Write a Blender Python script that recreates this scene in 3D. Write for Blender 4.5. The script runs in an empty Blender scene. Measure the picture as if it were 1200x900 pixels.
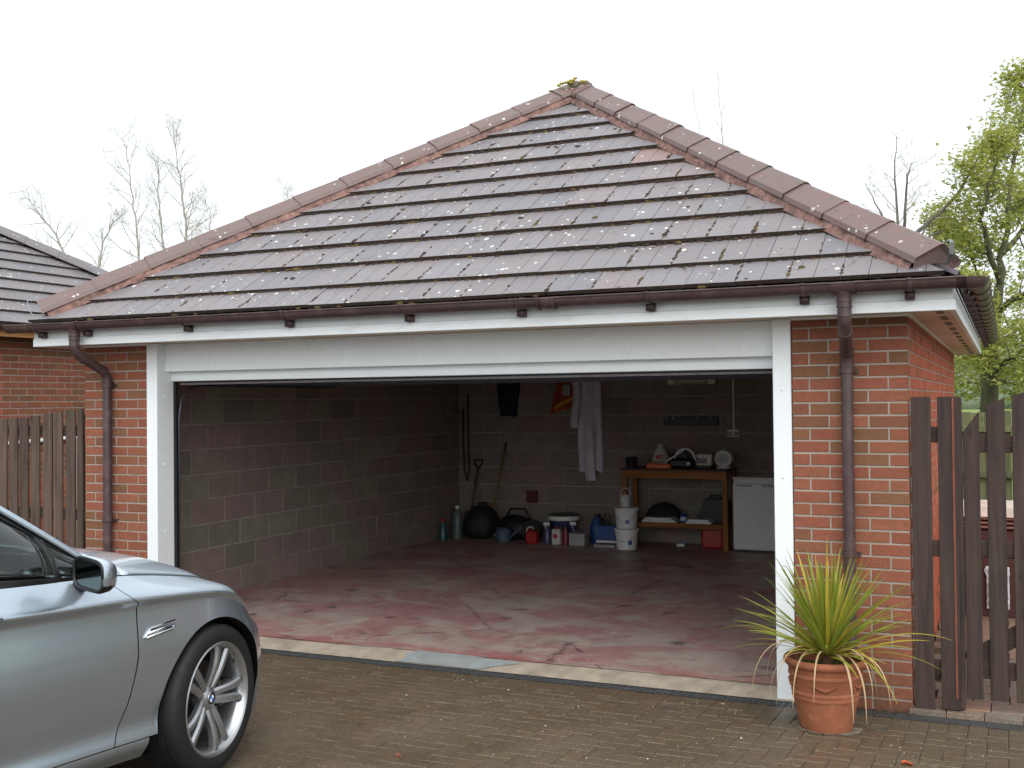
import bpy, bmesh, math, random
from math import sin, cos, pi, radians, sqrt, atan2
from mathutils import Vector, Matrix, noise as mnoise

random.seed(7)
SC = bpy.context.scene
COL = SC.collection

# ------------------------------------------------------------------ camera
CAM = Vector((0.514, -6.741, 1.815))
FPX = 1287.4                                    # focal length in photo pixels (photo 1200 x 900)
YAW, PITCH, ROLL = radians(24.177), radians(0.913), radians(-0.579)
_f = Vector((-sin(YAW) * cos(PITCH), cos(YAW) * cos(PITCH), sin(PITCH)))
_r = _f.cross(Vector((0, 0, 1))).normalized()
_u = _r.cross(_f)
_r2 = _r * cos(ROLL) + _u * sin(ROLL)
_u2 = -_r * sin(ROLL) + _u * cos(ROLL)
cd = bpy.data.cameras.new("camera")
cam = bpy.data.objects.new("camera", cd)
COL.objects.link(cam)
cam.matrix_world = Matrix(((_r2.x, _u2.x, -_f.x, CAM.x), (_r2.y, _u2.y, -_f.y, CAM.y),
                           (_r2.z, _u2.z, -_f.z, CAM.z), (0, 0, 0, 1)))
cd.sensor_width = 36.0
cd.lens = 36.0 * FPX / 1200.0
cd.clip_start = 0.05
cd.clip_end = 3000
SC.camera = cam

# ------------------------------------------------------------------ overcast daylight
SUN_EL, SUN_AZ = radians(44), radians(150)       # veiled sun, very soft, from behind the camera
world = bpy.data.worlds.new("World")
SC.world = world
world.use_nodes = True
wn = world.node_tree
wn.nodes.clear()
w_out = wn.nodes.new("ShaderNodeOutputWorld")
w_bg = wn.nodes.new("ShaderNodeBackground")
w_sky = wn.nodes.new("ShaderNodeTexSky")
w_sky.sky_type = 'NISHITA'
w_sky.sun_disc = False
w_sky.sun_elevation = SUN_EL
w_sky.sun_rotation = SUN_AZ
w_sky.air_density = 1.0
w_sky.dust_density = 6.0
w_sky.ozone_density = 1.0
w_hsv = wn.nodes.new("ShaderNodeHueSaturation")
w_hsv.inputs["Saturation"].default_value = 0.16  # cloud cover: nearly colourless sky
w_mix = wn.nodes.new("ShaderNodeMix")
w_mix.data_type = 'RGBA'
w_mix.inputs["Factor"].default_value = 0.7       # the cloud sheet evens the sky out
w_mix.inputs["B"].default_value = (6.3, 6.75, 7.15, 1)
wn.links.new(w_sky.outputs[0], w_hsv.inputs["Color"])
wn.links.new(w_hsv.outputs[0], w_mix.inputs["A"])
wn.links.new(w_mix.outputs["Result"], w_bg.inputs["Color"])
w_bg.inputs["Strength"].default_value = 0.12
wn.links.new(w_bg.outputs[0], w_out.inputs["Surface"])

sl = bpy.data.lights.new("sun", 'SUN')
sl.energy = 1.0
sl.angle = radians(85)
sl.color = (1.0, 0.985, 0.96)
sun = bpy.data.objects.new("sun", sl)
COL.objects.link(sun)
_sd = Vector((sin(SUN_AZ) * cos(SUN_EL), cos(SUN_AZ) * cos(SUN_EL), sin(SUN_EL)))
sun.rotation_euler = (-_sd).to_track_quat('-Z', 'Y').to_euler()

SC.view_settings.view_transform = 'Standard'
SC.view_settings.look = 'None'
SC.view_settings.exposure = 0.82
SC.view_settings.gamma = 1.0
SC.view_settings.use_curve_mapping = False
SC.render.engine = 'CYCLES'
SC.cycles.max_bounces = 8
SC.cycles.diffuse_bounces = 4
SC.cycles.glossy_bounces = 3
SC.cycles.transmission_bounces = 6
SC.cycles.transparent_max_bounces = 8
SC.cycles.use_denoising = True


def ray(px, py):
    return _f + _r2 * ((px - 600) / FPX) - _u2 * ((py - 450) / FPX)

def at(px, py, depth):                          # photo pixel + distance along the view axis -> point
    return CAM + ray(px, py) * depth

def onto(px, py, axis, val):                    # photo pixel -> point on a plane of the place
    d = ray(px, py)
    return CAM + d * ((val - CAM[axis]) / d[axis])

def px_of(P):
    d = Vector(P) - CAM
    z = d.dot(_f)
    return 600 + FPX * d.dot(_r2) / z, 450 - FPX * d.dot(_u2) / z, z

# ------------------------------------------------------------------ mesh helpers
class MB:
    def __init__(s):
        s.v, s.f, s.m = [], [], []
    def face(s, idx, m=0):
        s.f.append(tuple(idx)); s.m.append(m)
    def quadbox(s, c8, m=0):
        b = len(s.v); s.v += [tuple(p) for p in c8]
        for q in ((0, 3, 2, 1), (4, 5, 6, 7), (0, 1, 5, 4), (1, 2, 6, 5), (2, 3, 7, 6), (3, 0, 4, 7)):
            s.face([b + i for i in q], m)
        return s
    def box(s, x0, x1, y0, y1, z0, z1, m=0, M=None):
        c = [Vector(p) for p in ((x0, y0, z0), (x1, y0, z0), (x1, y1, z0), (x0, y1, z0),
                                 (x0, y0, z1), (x1, y0, z1), (x1, y1, z1), (x0, y1, z1))]
        if M is not None: c = [M @ p for p in c]
        return s.quadbox(c, m)
    def cbox(s, x0, x1, y0, y1, z0, z1, c=.004, m=0, M=None):     # box with every edge chamfered
        b = bmesh.new()
        bmesh.ops.create_cube(b, size=1)
        for v in b.verts:
            v.co = Vector(((x0 + x1) / 2 + v.co.x * (x1 - x0), (y0 + y1) / 2 + v.co.y * (y1 - y0), (z0 + z1) / 2 + v.co.z * (z1 - z0)))
        bmesh.ops.bevel(b, geom=b.edges[:], offset=c, segments=1, affect='EDGES')
        s.addbm(b, m, M); b.free()
        return s
    def addbm(s, b, m=0, M=None):
        b.verts.index_update()
        o = len(s.v)
        for v in b.verts: s.v.append(tuple(M @ v.co if M is not None else v.co))
        for f in b.faces: s.face([o + v.index for v in f.verts], m)
    def grid(s, fn, nu, nv, m=0, flip=False, closeu=False):
        b = len(s.v)
        for i in range(nu + 1):
            for j in range(nv + 1):
                s.v.append(tuple(fn(i / nu, j / nv)))
        for i in range(nu):
            for j in range(nv):
                q = [b + i * (nv + 1) + j, b + (i + 1) * (nv + 1) + j, b + (i + 1) * (nv + 1) + j + 1, b + i * (nv + 1) + j + 1]
                s.face(q[::-1] if flip else q, m)
        return s
    def tube(s, pts, r, n=8, m=0, caps=True, up=None):
        pts = [Vector(p) for p in pts]
        rs = r if isinstance(r, (list, tuple)) else [r] * len(pts)
        b = len(s.v)
        prev = None
        for i, p in enumerate(pts):
            t = (pts[min(i + 1, len(pts) - 1)] - pts[max(i - 1, 0)]).normalized()
            if prev is None:
                a = Vector((0, 0, 1)) if abs(t.z) < .9 else Vector((1, 0, 0))
                nrm = t.cross(a).normalized()
            else:
                nrm = (prev - t * prev.dot(t))
                nrm = nrm.normalized() if nrm.length > 1e-6 else t.orthogonal().normalized()
            prev = nrm
            bi = t.cross(nrm)
            for k in range(n):
                a = 2 * pi * k / n
                s.v.append(tuple(p + (nrm * cos(a) + bi * sin(a)) * rs[i]))
        for i in range(len(pts) - 1):
            for k in range(n):
                k2 = (k + 1) % n
                s.face((b + i * n + k, b + i * n + k2, b + (i + 1) * n + k2, b + (i + 1) * n + k), m)
        if caps:
            s.face([b + k for k in range(n)][::-1], m)
            s.face([b + (len(pts) - 1) * n + k for k in range(n)], m)
        return s
    def lathe(s, prof, n=24, m=0, M=None, a0=0, a1=2 * pi):
        b = len(s.v)
        full = abs(a1 - a0 - 2 * pi) < 1e-6
        cols = n if full else n + 1
        for r, z in prof:
            for k in range(cols):
                a = a0 + (a1 - a0) * k / n
                p = Vector((r * cos(a), r * sin(a), z))
                s.v.append(tuple(M @ p if M is not None else p))
        for i in range(len(prof) - 1):
            for k in range(n):
                k2 = (k + 1) % cols
                s.face((b + i * cols + k, b + i * cols + k2, b + (i + 1) * cols + k2, b + (i + 1) * cols + k), m)
        return s
    def prism(s, poly, fn, m=0):                # polygon (a,b) list; fn(a,b,0/1)->point; closed prism
        n = len(poly); b = len(s.v)
        for k in (0, 1):
            for a, c in poly: s.v.append(tuple(fn(a, c, k)))
        s.face([b + i for i in range(n)][::-1], m)
        s.face([b + n + i for i in range(n)], m)
        for i in range(n):
            j = (i + 1) % n
            s.face((b + i, b + j, b + n + j, b + n + i), m)
        return s
    def mesh(s, name, mats, smooth=False, fixn=False):
        me = bpy.data.meshes.new(name)
        me.from_pydata(s.v, [], s.f)
        for mt in (mats if isinstance(mats, (list, tuple)) else [mats]): me.materials.append(mt)
        if any(s.m): me.polygons.foreach_set("material_index", s.m)
        if fixn:
            b = bmesh.new(); b.from_mesh(me)
            bmesh.ops.recalc_face_normals(b, faces=b.faces[:]); b.to_mesh(me); b.free()
        if smooth is True: me.polygons.foreach_set("use_smooth", [True] * len(me.polygons))
        elif smooth:
            me.polygons.foreach_set("use_smooth", [True] * len(me.polygons))
            me.set_sharp_from_angle(angle=radians(smooth))
        me.update()
        return me

def link(name, me, parent=None, loc=None, rot=None, **tags):
    o = bpy.data.objects.new(name, me)
    COL.objects.link(o)
    if parent is not None: o.parent = parent
    if loc is not None: o.location = loc
    if rot is not None: o.rotation_euler = rot
    for k, v in tags.items(): o[k] = v
    return o

def obj(name, mb, mat, parent=None, smooth=False, loc=None, rot=None, fixn=False, **tags):
    return link(name, mb.mesh(name, mat, smooth, fixn), parent, loc, rot, **tags)

def thing(name, label, category, loc=(0, 0, 0), rot=None, group=None):
    o = link(name, None, None, loc, rot, label=label, category=category)
    if group: o["group"] = group
    return o

# ------------------------------------------------------------------ materials
def srgb(r, g, b):
    f = lambda c: (c / 255 / 12.92) if c / 255 <= .04045 else ((c / 255 + .055) / 1.055) ** 2.4
    return (f(r), f(g), f(b), 1)

class NT:
    def __init__(s, name):
        s.mat = bpy.data.materials.new(name)
        s.mat.use_nodes = True
        s.t = s.mat.node_tree
        s.b = s.t.nodes["Principled BSDF"]
        s.out = s.t.nodes["Material Output"]
    def n(s, typ, **kw):
        x = s.t.nodes.new("ShaderNode" + typ)
        for k, v in kw.items(): setattr(x, k, v)
        return x
    def l(s, a, b): s.t.links.new(a, b)
    def val(s, sock, v):
        if hasattr(v, "is_linked") or hasattr(v, "links"): s.l(v, sock)
        else: sock.default_value = v
    def pos(s, scale=(1, 1, 1), obj=False):
        g = s.n("TexCoord").outputs["Object"] if obj else s.n("NewGeometry").outputs["Position"]
        m = s.n("Mapping"); s.l(g, m.inputs[0]); m.inputs["Scale"].default_value = scale
        return m.outputs[0]
    def noise(s, vec, scale, detail=4, rough=.55, dist=0):
        x = s.n("TexNoise"); s.l(vec, x.inputs["Vector"])
        x.inputs["Scale"].default_value = scale; x.inputs["Detail"].default_value = detail
        x.inputs["Roughness"].default_value = rough; x.inputs["Distortion"].default_value = dist
        return x.outputs["Fac"]
    def vor(s, vec, scale, feature='F1', out="Distance", rand=1):
        x = s.n("TexVoronoi", feature=feature); s.l(vec, x.inputs["Vector"])
        x.inputs["Scale"].default_value = scale; x.inputs["Randomness"].default_value = rand
        return x.outputs[out]
    def ramp(s, fac, stops, interp='LINEAR'):
        x = s.n("ValToRGB"); s.l(fac, x.inputs[0]); x.color_ramp.interpolation = interp
        e = x.color_ramp.elements
        while len(e) < len(stops): e.new(.5)
        for i, (p, c) in enumerate(stops):
            e[i].position = p
            e[i].color = c if len(c) == 4 else (*c, 1)
        return x.outputs[0]
    def rng(s, fac, a, b, c=0, d=1):
        x = s.n("MapRange"); s.l(fac, x.inputs[0])
        for i, v in enumerate((a, b, c, d)): x.inputs[i + 1].default_value = v
        return x.outputs[0]
    def mix(s, fac, a, b, blend='MIX'):
        x = s.n("Mix", data_type='RGBA', blend_type=blend)
        s.val(x.inputs["Factor"], fac); s.val(x.inputs["A"], a); s.val(x.inputs["B"], b)
        return x.outputs["Result"]
    def math(s, op, a, b=0.0):
        x = s.n("Math", operation=op); s.val(x.inputs[0], a); s.val(x.inputs[1], b)
        return x.outputs[0]
    def rnd(s): return s.n("ObjectInfo").outputs["Random"]
    def bump(s, h, strength=.3, dist=.004):
        x = s.n("Bump"); s.l(h, x.inputs["Height"])
        x.inputs["Strength"].default_value = strength; x.inputs["Distance"].default_value = dist
        s.l(x.outputs[0], s.b.inputs["Normal"])
    def set(s, **kw):
        names = dict(base="Base Color", rough="Roughness", metal="Metallic", spec="Specular IOR Level", coat="Coat Weight",
                     coatr="Coat Roughness", trans="Transmission Weight", ior="IOR", alpha="Alpha", emis="Emission Color",
                     emiss="Emission Strength", sub="Subsurface Weight", sheen="Sheen Weight")
        for k, v in kw.items(): s.val(s.b.inputs[names[k]], v)
        return s

def g3(v, a): return (v[0] * a, v[1] * a, v[2] * a, 1)

_plain = {}
def plain(name, rgb, rough=.5, metal=0, var=.18, scale=14, bump=.15, spec=.5, coat=0, objrand=0.0, dirt=None, stretch=(1, 1, 1)):
    """real-world paint / plastic / wood / cloth with mottling, fine relief and a little dirt"""
    if name in _plain: return _plain[name]
    t = NT(name)
    c = srgb(*rgb) if max(rgb) > 1 else (*rgb, 1)
    p = t.pos(stretch)
    n1 = t.noise(p, scale, 5)
    col = t.mix(t.rng(n1, .3, .7), g3(c, 1 - var), g3(c, 1 + var))
    if objrand:
        col = t.mix(t.rnd(), col, t.mix(.5, g3(c, 1 - objrand), g3(c, 1 + objrand * .3)))
        h = t.n("HueSaturation"); t.l(col, h.inputs["Color"]); t.l(t.rng(t.rnd(), 0, 1, 1 - objrand, 1 + objrand), h.inputs["Value"]); col = h.outputs[0]
    if dirt:
        d = t.rng(t.noise(p, dirt[1], 6, .65), .5, .75)
        col = t.mix(t.math('MULTIPLY', d, dirt[2]), col, srgb(*dirt[0]))
    t.set(base=col, rough=t.rng(t.noise(p, scale * 2.3, 4), .3, .7, max(.03, rough - .08), min(1, rough + .08)), metal=metal, spec=spec, coat=coat)
    if bump: t.bump(t.noise(p, scale * 7, 3), bump, .003)
    _plain[name] = t.mat
    return t.mat

# ---- surface materials
def m_brick():
    t = NT("sand_faced_brick"); p = t.pos()
    c = t.ramp(t.rnd(), [(0, srgb(150, 86, 68)), (.18, srgb(158, 92, 74)), (.36, srgb(142, 82, 66)), (.5, srgb(160, 98, 76)),
                         (.64, srgb(146, 92, 70)), (.76, srgb(132, 92, 68)), (.9, srgb(118, 86, 62)), (1, srgb(138, 84, 70))])
    n = t.noise(p, 26, 6, .65)
    c = t.mix(t.rng(n, .35, .7), c, t.mix(.55, c, srgb(112, 74, 54)))
    c = t.mix(t.rng(t.noise(p, 9, 4, .6), .45, .7, 0, .6), c, srgb(128, 92, 68))
    n2 = t.noise(p, 120, 3, .7)
    c = t.mix(t.rng(n2, .55, .75, 0, .5), c, srgb(196, 132, 100))
    crk = t.noise(t.pos((30, 30, 240)), 1, 3, .6)
    c = t.mix(t.rng(crk, .63, .7, 0, .55), c, srgb(84, 44, 32))
    damp = t.rng(t.noise(t.pos((1.1, 1.1, .8)), 2.2, 4), .45, .7, 0, .3)
    c = t.mix(damp, c, t.mix(.5, c, srgb(86, 62, 50)))
    zz = t.n("SeparateXYZ"); t.l(t.n("NewGeometry").outputs["Position"], zz.inputs[0])
    sp = t.math('MULTIPLY', t.rng(zz.outputs[2], .02, .5, 1, 0), t.rng(t.noise(t.pos((1, 1, .7)), 7, 5, .65), .3, .65))
    c = t.mix(t.math('MULTIPLY', sp, .75), c, srgb(84, 66, 52))
    t.set(base=c, rough=.85, spec=.25)
    t.bump(t.math('ADD', t.noise(p, 150, 5, .7), t.math('MULTIPLY', crk, 1.2)), .8, .005)
    return t.mat

def m_mortar(name, rgb, dark):
    t = NT(name); p = t.pos()
    c = t.mix(t.rng(t.noise(p, 9, 5), .3, .7), srgb(*rgb), srgb(*dark))
    zz = t.n("SeparateXYZ"); t.l(t.n("NewGeometry").outputs["Position"], zz.inputs[0])
    sp = t.math('MULTIPLY', t.rng(zz.outputs[2], .02, .5, 1, 0), t.rng(t.noise(t.pos((1, 1, .7)), 7, 5, .65), .3, .65))
    c = t.mix(t.math('MULTIPLY', sp, .7), c, srgb(100, 90, 76))
    t.set(base=c, rough=.95, spec=.15); t.bump(t.noise(p, 180, 3), .6, .004)
    return t.mat

def m_block():
    t = NT("concrete_block"); p = t.pos()
    c = t.ramp(t.rnd(), [(0, srgb(138, 124, 117)), (.3, srgb(144, 124, 120)), (.6, srgb(130, 124, 113)), (.85, srgb(140, 136, 120)), (1, srgb(120, 112, 105))])
    c = t.mix(t.rng(t.noise(p, 6, 6), .35, .7), c, t.mix(.5, c, srgb(112, 104, 98)))
    c = t.mix(t.rng(t.vor(p, 95), .0, .28, .35, 0), c, srgb(70, 62, 58))
    t.set(base=c, rough=.95, spec=.12); t.bump(t.noise(p, 110, 4, .75), .5, .006)
    return t.mat

def m_tile(name, red=.0, dark=1.0, lichen=1.0):
    t = NT(name); p = t.pos()
    r = t.rnd()
    c = t.ramp(r, [(0, srgb(120, 114, 116)), (.35, srgb(128, 123, 125)), (.6, srgb(117, 115, 119)), (.88, srgb(130, 121, 121)), (.96, srgb(128, 124, 128)), (1, srgb(142, 112, 108))])
    if red: c = t.mix(red, c, srgb(110, 78, 70))
    if dark != 1: c = t.mix(1 - dark, c, srgb(62, 62, 60))
    # weathered grain, faint reddish wear
    c = t.mix(t.rng(t.noise(p, 5, 6, .6), .5, .8, 0, .35 + red * .4), c, t.mix(.5, c, srgb(128, 92, 84)))
    c = t.mix(t.rng(t.noise(p, 60, 5, .7), .55, .85, 0, .25 + red * .2), c, srgb(70, 64, 64))
    if red: c = t.mix(t.rng(t.noise(p, 11, 6, .65), .42, .62, 0, .75), c, srgb(106, 95, 88))
    # moss specks
    ms = t.math('MULTIPLY', t.rng(t.noise(p, 17, 4, .6), .62, .68), t.rng(t.noise(p, 2.5, 3), .42, .6))
    c = t.mix(t.math('MULTIPLY', ms, .85), c, srgb(74, 58, 34))
    # pale lichen discs with ragged edges
    wob = t.noise(p, 46, 3)
    def disc(scale, thr, seedscale, cut):
        mp = t.n("Mapping"); t.l(p, mp.inputs[0]); mp.inputs["Location"].default_value = (seedscale, 3.1 * seedscale, 1.7)
        v = t.n("TexVoronoi", feature='F1'); t.l(mp.outputs[0], v.inputs["Vector"]); v.inputs["Scale"].default_value = scale
        d = t.math('ADD', v.outputs["Distance"], t.math('MULTIPLY', t.math('SUBTRACT', wob, .5), .22))
        sep = t.n("SeparateColor"); t.l(v.outputs["Color"], sep.inputs[0])
        sz = t.rng(sep.outputs[1], 0, 1, thr * .45, thr)
        return t.math('MULTIPLY', t.math('GREATER_THAN', sz, d), t.math('GREATER_THAN', sep.outputs[0], cut))
    li = t.math('MAXIMUM', disc(9, .16, 1.3, .55), t.math('MAXIMUM', disc(19, .21, 5.1, .70), disc(5.0, .085, 8.3, .6)))
    li = t.math('MULTIPLY', li, t.rng(t.noise(p, 1.6, 4, .6), .40, .50))
    c = t.mix(t.math('MULTIPLY', li, .92 * lichen), c, srgb(236, 234, 226))
    t.set(base=c, rough=t.rng(t.noise(p, 30, 4), .3, .7, .36, .5), spec=.55)
    t.bump(t.math('ADD', t.noise(p, 130, 4, .65), t.math('MULTIPLY', t.math('MAXIMUM', li, ms), .8)), .22, .003)
    return t.mat

def m_paver(name, pal):
    t = NT(name); p = t.pos()
    n = len(pal)
    c = t.ramp(t.rnd(), [(i / (n - 1), srgb(*q)) for i, q in enumerate(pal)])
    big = t.noise(p, .9, 4, .6)
    c = t.mix(t.rng(big, .36, .6, .35, .85), c, srgb(92, 81, 63))                # algae film over whole areas
    c = t.mix(t.rng(t.noise(p, 30, 6, .7), .4, .75, 0, .5), c, srgb(62, 54, 44))
    grit = t.vor(p, 210, out="Color"); sep = t.n("SeparateColor"); t.l(grit, sep.inputs[0])
    c = t.mix(t.math('MULTIPLY', t.math('GREATER_THAN', sep.outputs[0], .86), .35), c, srgb(168, 152, 128))
    wet = t.noise(p, 1.7, 4, .6)
    t.set(base=c, rough=t.rng(wet, .35, .65, .3, .66), spec=.5)
    t.bump(t.noise(p, 160, 4, .7), .6, .004)
    return t.mat

def m_redfloor():
    t = NT("worn_red_floor_paint"); p = t.pos((1, 1.25, 1))
    con = t.mix(t.rng(t.noise(p, 4, 6, .65), .35, .7), srgb(176, 164, 152), srgb(142, 130, 122))
    red = t.mix(t.rng(t.noise(p, 7, 6), .3, .7), srgb(158, 98, 100), srgb(136, 80, 84))
    w = t.noise(p, 1.35, 12, .74, .6)
    wear = t.rng(w, .455, .55)
    c = t.mix(wear, red, con)
    film = t.rng(t.noise(p, 2.3, 4), .35, .7, .3, .65)
    c = t.mix(film, c, srgb(164, 144, 138))
    yy = t.n("SeparateXYZ"); t.l(t.n("NewGeometry").outputs["Position"], yy.inputs[0])
    edge = t.math('MULTIPLY', t.rng(yy.outputs[1], .16, .42, 1, 0), t.rng(t.noise(t.pos((.6, 3, 1)), 5, 6, .7), .42, .56))
    c = t.mix(t.math('MULTIPLY', edge, .7), c, srgb(150, 70, 72))                  # thicker paint left along its edge
    mk = t.math('MULTIPLY', t.rng(t.noise(t.pos((1, 3.2, 1)), 5.5, 5, .6, 1.2), .63, .67), t.rng(t.noise(p, 1.1, 3), .45, .56))
    c = t.mix(t.math('MULTIPLY', mk, .8), c, srgb(112, 46, 48))
    scuff = t.rng(t.noise(t.pos((3.2, .5, 1)), 4, 8, .75), .56, .68, 0, .55)       # scuffed wheel paths
    c = t.mix(scuff, c, srgb(104, 84, 82))
    oil = t.math('MULTIPLY', t.rng(t.noise(p, 2.6, 3, .5), .66, .72), .7)
    c = t.mix(oil, c, srgb(64, 52, 50))
    ck = t.n("TexVoronoi", feature='DISTANCE_TO_EDGE'); t.l(p, ck.inputs["Vector"]); ck.inputs["Scale"].default_value = .55
    wv = t.math('ADD', ck.outputs["Distance"], t.math('MULTIPLY', t.math('SUBTRACT', t.noise(p, 6, 5), .5), .05))
    c = t.mix(t.rng(wv, .0, .006, .6, 0), c, srgb(70, 58, 54))                    # fresher red tyre and foot marks
    t.set(base=c, rough=t.rng(t.noise(p, 3, 5), .35, .7, .35, .6), spec=.4)
    t.bump(t.math('ADD', t.noise(p, 90, 4), t.math('MULTIPLY', wear, -.6)), .3, .003)
    return t.mat

def m_wood(name, rgb, dark, axis=2, rough=.75, var=.5):
    t = NT(name)
    sc = [26, 26, 26]; sc[axis] = 1.4
    p = t.pos(tuple(sc))
    sh = t.n("VectorMath", operation='ADD'); t.l(p, sh.inputs[0])
    cmb = t.n("CombineXYZ"); t.l(t.math('MULTIPLY', t.rnd(), 37), cmb.inputs[0]); t.l(t.math('MULTIPLY', t.rnd(), 91), cmb.inputs[2]); t.l(cmb.outputs[0], sh.inputs[1])
    g = t.noise(sh.outputs[0], 1, 5, .6, .6)
    c = t.mix(t.rng(g, .35, .7), srgb(*rgb), srgb(*dark))
    h = t.n("HueSaturation"); t.l(c, h.inputs["Color"]); t.l(t.rng(t.rnd(), 0, 1, .78, 1.2), h.inputs["Value"])
    ks = [7, 7, 7]; ks[axis] = 2.6
    kn = t.vor(t.pos(tuple(ks)), 1.0)
    col = t.mix(t.rng(kn, .05, .13, .75, 0), h.outputs[0], g3(srgb(*dark), .45))
    c = t.mix(t.rng(t.noise(t.pos(), 3, 4), .55, .8, 0, var), col, srgb(74, 72, 50))
    t.set(base=c, rough=rough, spec=.3); t.bump(g, .5, .004)
    return t.mat

BRICK = m_brick()
MORTAR = m_mortar("pale_mortar", (166, 158, 148), (142, 134, 124))
BMORTAR = m_mortar("block_mortar", (168, 164, 154), (144, 138, 130))
BLOCK = m_block()
TILE = m_tile("weathered_roof_tile")
HIPL = m_tile("weathered_hip_tile", red=.75, lichen=.8)
TILEG = m_tile("lichened_grey_tile", dark=.8)
PAVER = m_paver("block_paver", [(102, 83, 66), (92, 77, 62), (108, 80, 64), (86, 75, 59), (100, 84, 66), (76, 64, 55), (108, 86, 69), (90, 78, 63)])
PINKP = m_paver("pink_paver", [(176, 134, 118), (150, 136, 126), (188, 138, 118), (160, 132, 120), (140, 130, 124)])
REDF = m_redfloor()
WHITE = plain("white_upvc", (230, 235, 237), .32, var=.015, scale=2, bump=.015)
FASCIA = plain("white_fascia_board", (224, 228, 229), .4, var=.03, scale=3, bump=.04, dirt=((160, 162, 154), 4, .3), stretch=(1, 1, 4))
SOFFIT = plain("soffit_board", (212, 192, 172), .5, var=.1, scale=4, dirt=((130, 128, 84), 2, .5))
GUTTER = plain("brown_gutter_plastic", (72, 55, 55), .36, var=.14, scale=6, bump=.05, dirt=((128, 112, 108), 7, .35))
BLACKP = plain("black_plastic", (24, 24, 25), .45, var=.2)
RUBBER = plain("black_rubber", (20, 20, 20), .7, var=.2)
STEEL = plain("galvanised_steel", (150, 152, 154), .35, metal=.9, var=.15)
MOSS = plain("moss_cushion", (88, 74, 40), .95, var=.45, scale=40, bump=.8)
MOSS_SHADE = plain("dark_moss_and_shade", (58, 45, 37), .95, var=.4, scale=50, bump=.8)  # moss lumps, and moss with painted shade on the tile noses
BEDM = plain("pink_bedding_mortar", (128, 98, 90), .95, var=.45, scale=26, bump=.9, dirt=((48, 40, 36), 9, .85))
CONC = plain("threshold_concrete", (156, 144, 128), .8, var=.2, scale=9, bump=.6, dirt=((112, 100, 90), 4, .75))
PATCH = plain("grey_cement_patch", (134, 138, 138), .75, var=.16, scale=8, bump=.5)
SOIL = plain("joint_soil", (88, 79, 65), .95, var=.35, scale=20, bump=.7)
GATEW = m_wood("dark_stained_board", (70, 56, 51), (44, 37, 35))
FENCEW = m_wood("weathered_brown_pale", (96, 80, 70), (62, 50, 44))
RAILW = m_wood("dark_stained_rail", (70, 54, 48), (46, 36, 32), axis=0)
GREENW = m_wood("green_weathered_board", (110, 112, 78), (82, 84, 60), var=.7)
PINE = m_wood("varnished_pine", (158, 106, 60), (124, 78, 42), axis=0)
PINEV = m_wood("varnished_pine_leg", (154, 106, 60), (122, 78, 42), axis=2)

# ------------------------------------------------------------------ ground, drive, drain, floor
SLOPE = 0.047
def zg(y):                                       # the drive falls gently towards the garage
    return SLOPE * (-min(y, -.15) - .15) if y > -14 else SLOPE * 13.85

def build_ground():
    mb = MB(); ys = [-1600, -60, -14, -.15, 8, 60, 1600]
    xs = [-1600, -60, -14, 8, 60, 1600]
    def z(y): return (zg(y) if y < -.15 else 0) - .006
    for i, y in enumerate(ys):
        for x in xs: mb.v.append((x, y, z(y)))
    n = len(xs)
    for i in range(len(ys) - 1):
        for j in range(n - 1): mb.face((i * n + j, i * n + j + 1, (i + 1) * n + j + 1, (i + 1) * n + j))
    obj("ground", mb, SOIL, kind="structure")
build_ground()

def paver_mesh(lx, ly, mat, name="paver", h=.05, c=.0032):
    mb = MB()
    x, y = lx / 2, ly / 2
    lay = [(x, y, -h), (x, y, -c), (x - c, y - c, 0)]
    for a, b, z in lay: mb.v += [(-a, -b, z), (a, -b, z), (a, b, z), (-a, b, z)]
    for k in (0, 4):
        for i in range(4): mb.face((k + i, k + (i + 1) % 4, k + 4 + (i + 1) % 4, k + 4 + i))
    mb.face((8, 9, 10, 11))
    return mb

def build_drive():
    root = link("driveway", None, None, (0, 0, 0), kind="structure", label="block paved driveway laid in herringbone in front of the garage")
    u = .1
    spots = []                                   # (x, y, along_x)
    y_top = -.362
    for i in range(-125, 45):
        for j in range(-105, 0):
            k = (i - j) % 4
            if k == 0: spots.append(((i + 1) * u, y_top + (j + .5) * u + .0, True))
            elif k == 3: spots.append(((i + .5) * u, y_top + (j + 1) * u, False))
    spots = [s for s in spots if s[1] < y_top - .09 or s[2] and s[1] < y_top]
    for i in range(-70, 18): spots.append(((i + .5) * u, -.262, False))   # header course beside the drain
    seen = []
    for s in spots:
        X, Y, d = px_of((s[0], s[1], zg(s[1])))
        if d > .5 and -10 < X < 1210 and Y < 912 and not (X < 285 and Y > 770): seen.append((d, s))
    seen.sort()
    near = set(s for d, s in seen[:300])
    me = {a: [paver_mesh(*((.1968, .0968) if a else (.0968, .1968)), PAVER).mesh("paver", PAVER) for _ in range(1)][0] for a in (True, False)}
    rest = MB(); rx = -math.atan(SLOPE)
    for s in spots:
        x, y, a = s
        dz = random.uniform(-.002, .0015); tx, ty = random.gauss(0, .006), random.gauss(0, .006)
        if s in near:
            link("paver", me[a], root, (x, y, zg(y) + dz), (rx + tx, ty, random.gauss(0, .004)))
        else:
            M = Matrix.Translation((x, y, zg(y) + dz)) @ Matrix.Rotation(rx, 4, 'X')
            src = paver_mesh(*((.1968, .0968) if a else (.0968, .1968)), PAVER)
            b = len(rest.v)
            rest.v += [tuple(M @ Vector(v)) for v in src.v]
            for f in src.f: rest.face([b + q for q in f])
    obj("paving", rest, m_paver2, root, kind="stuff")
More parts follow.
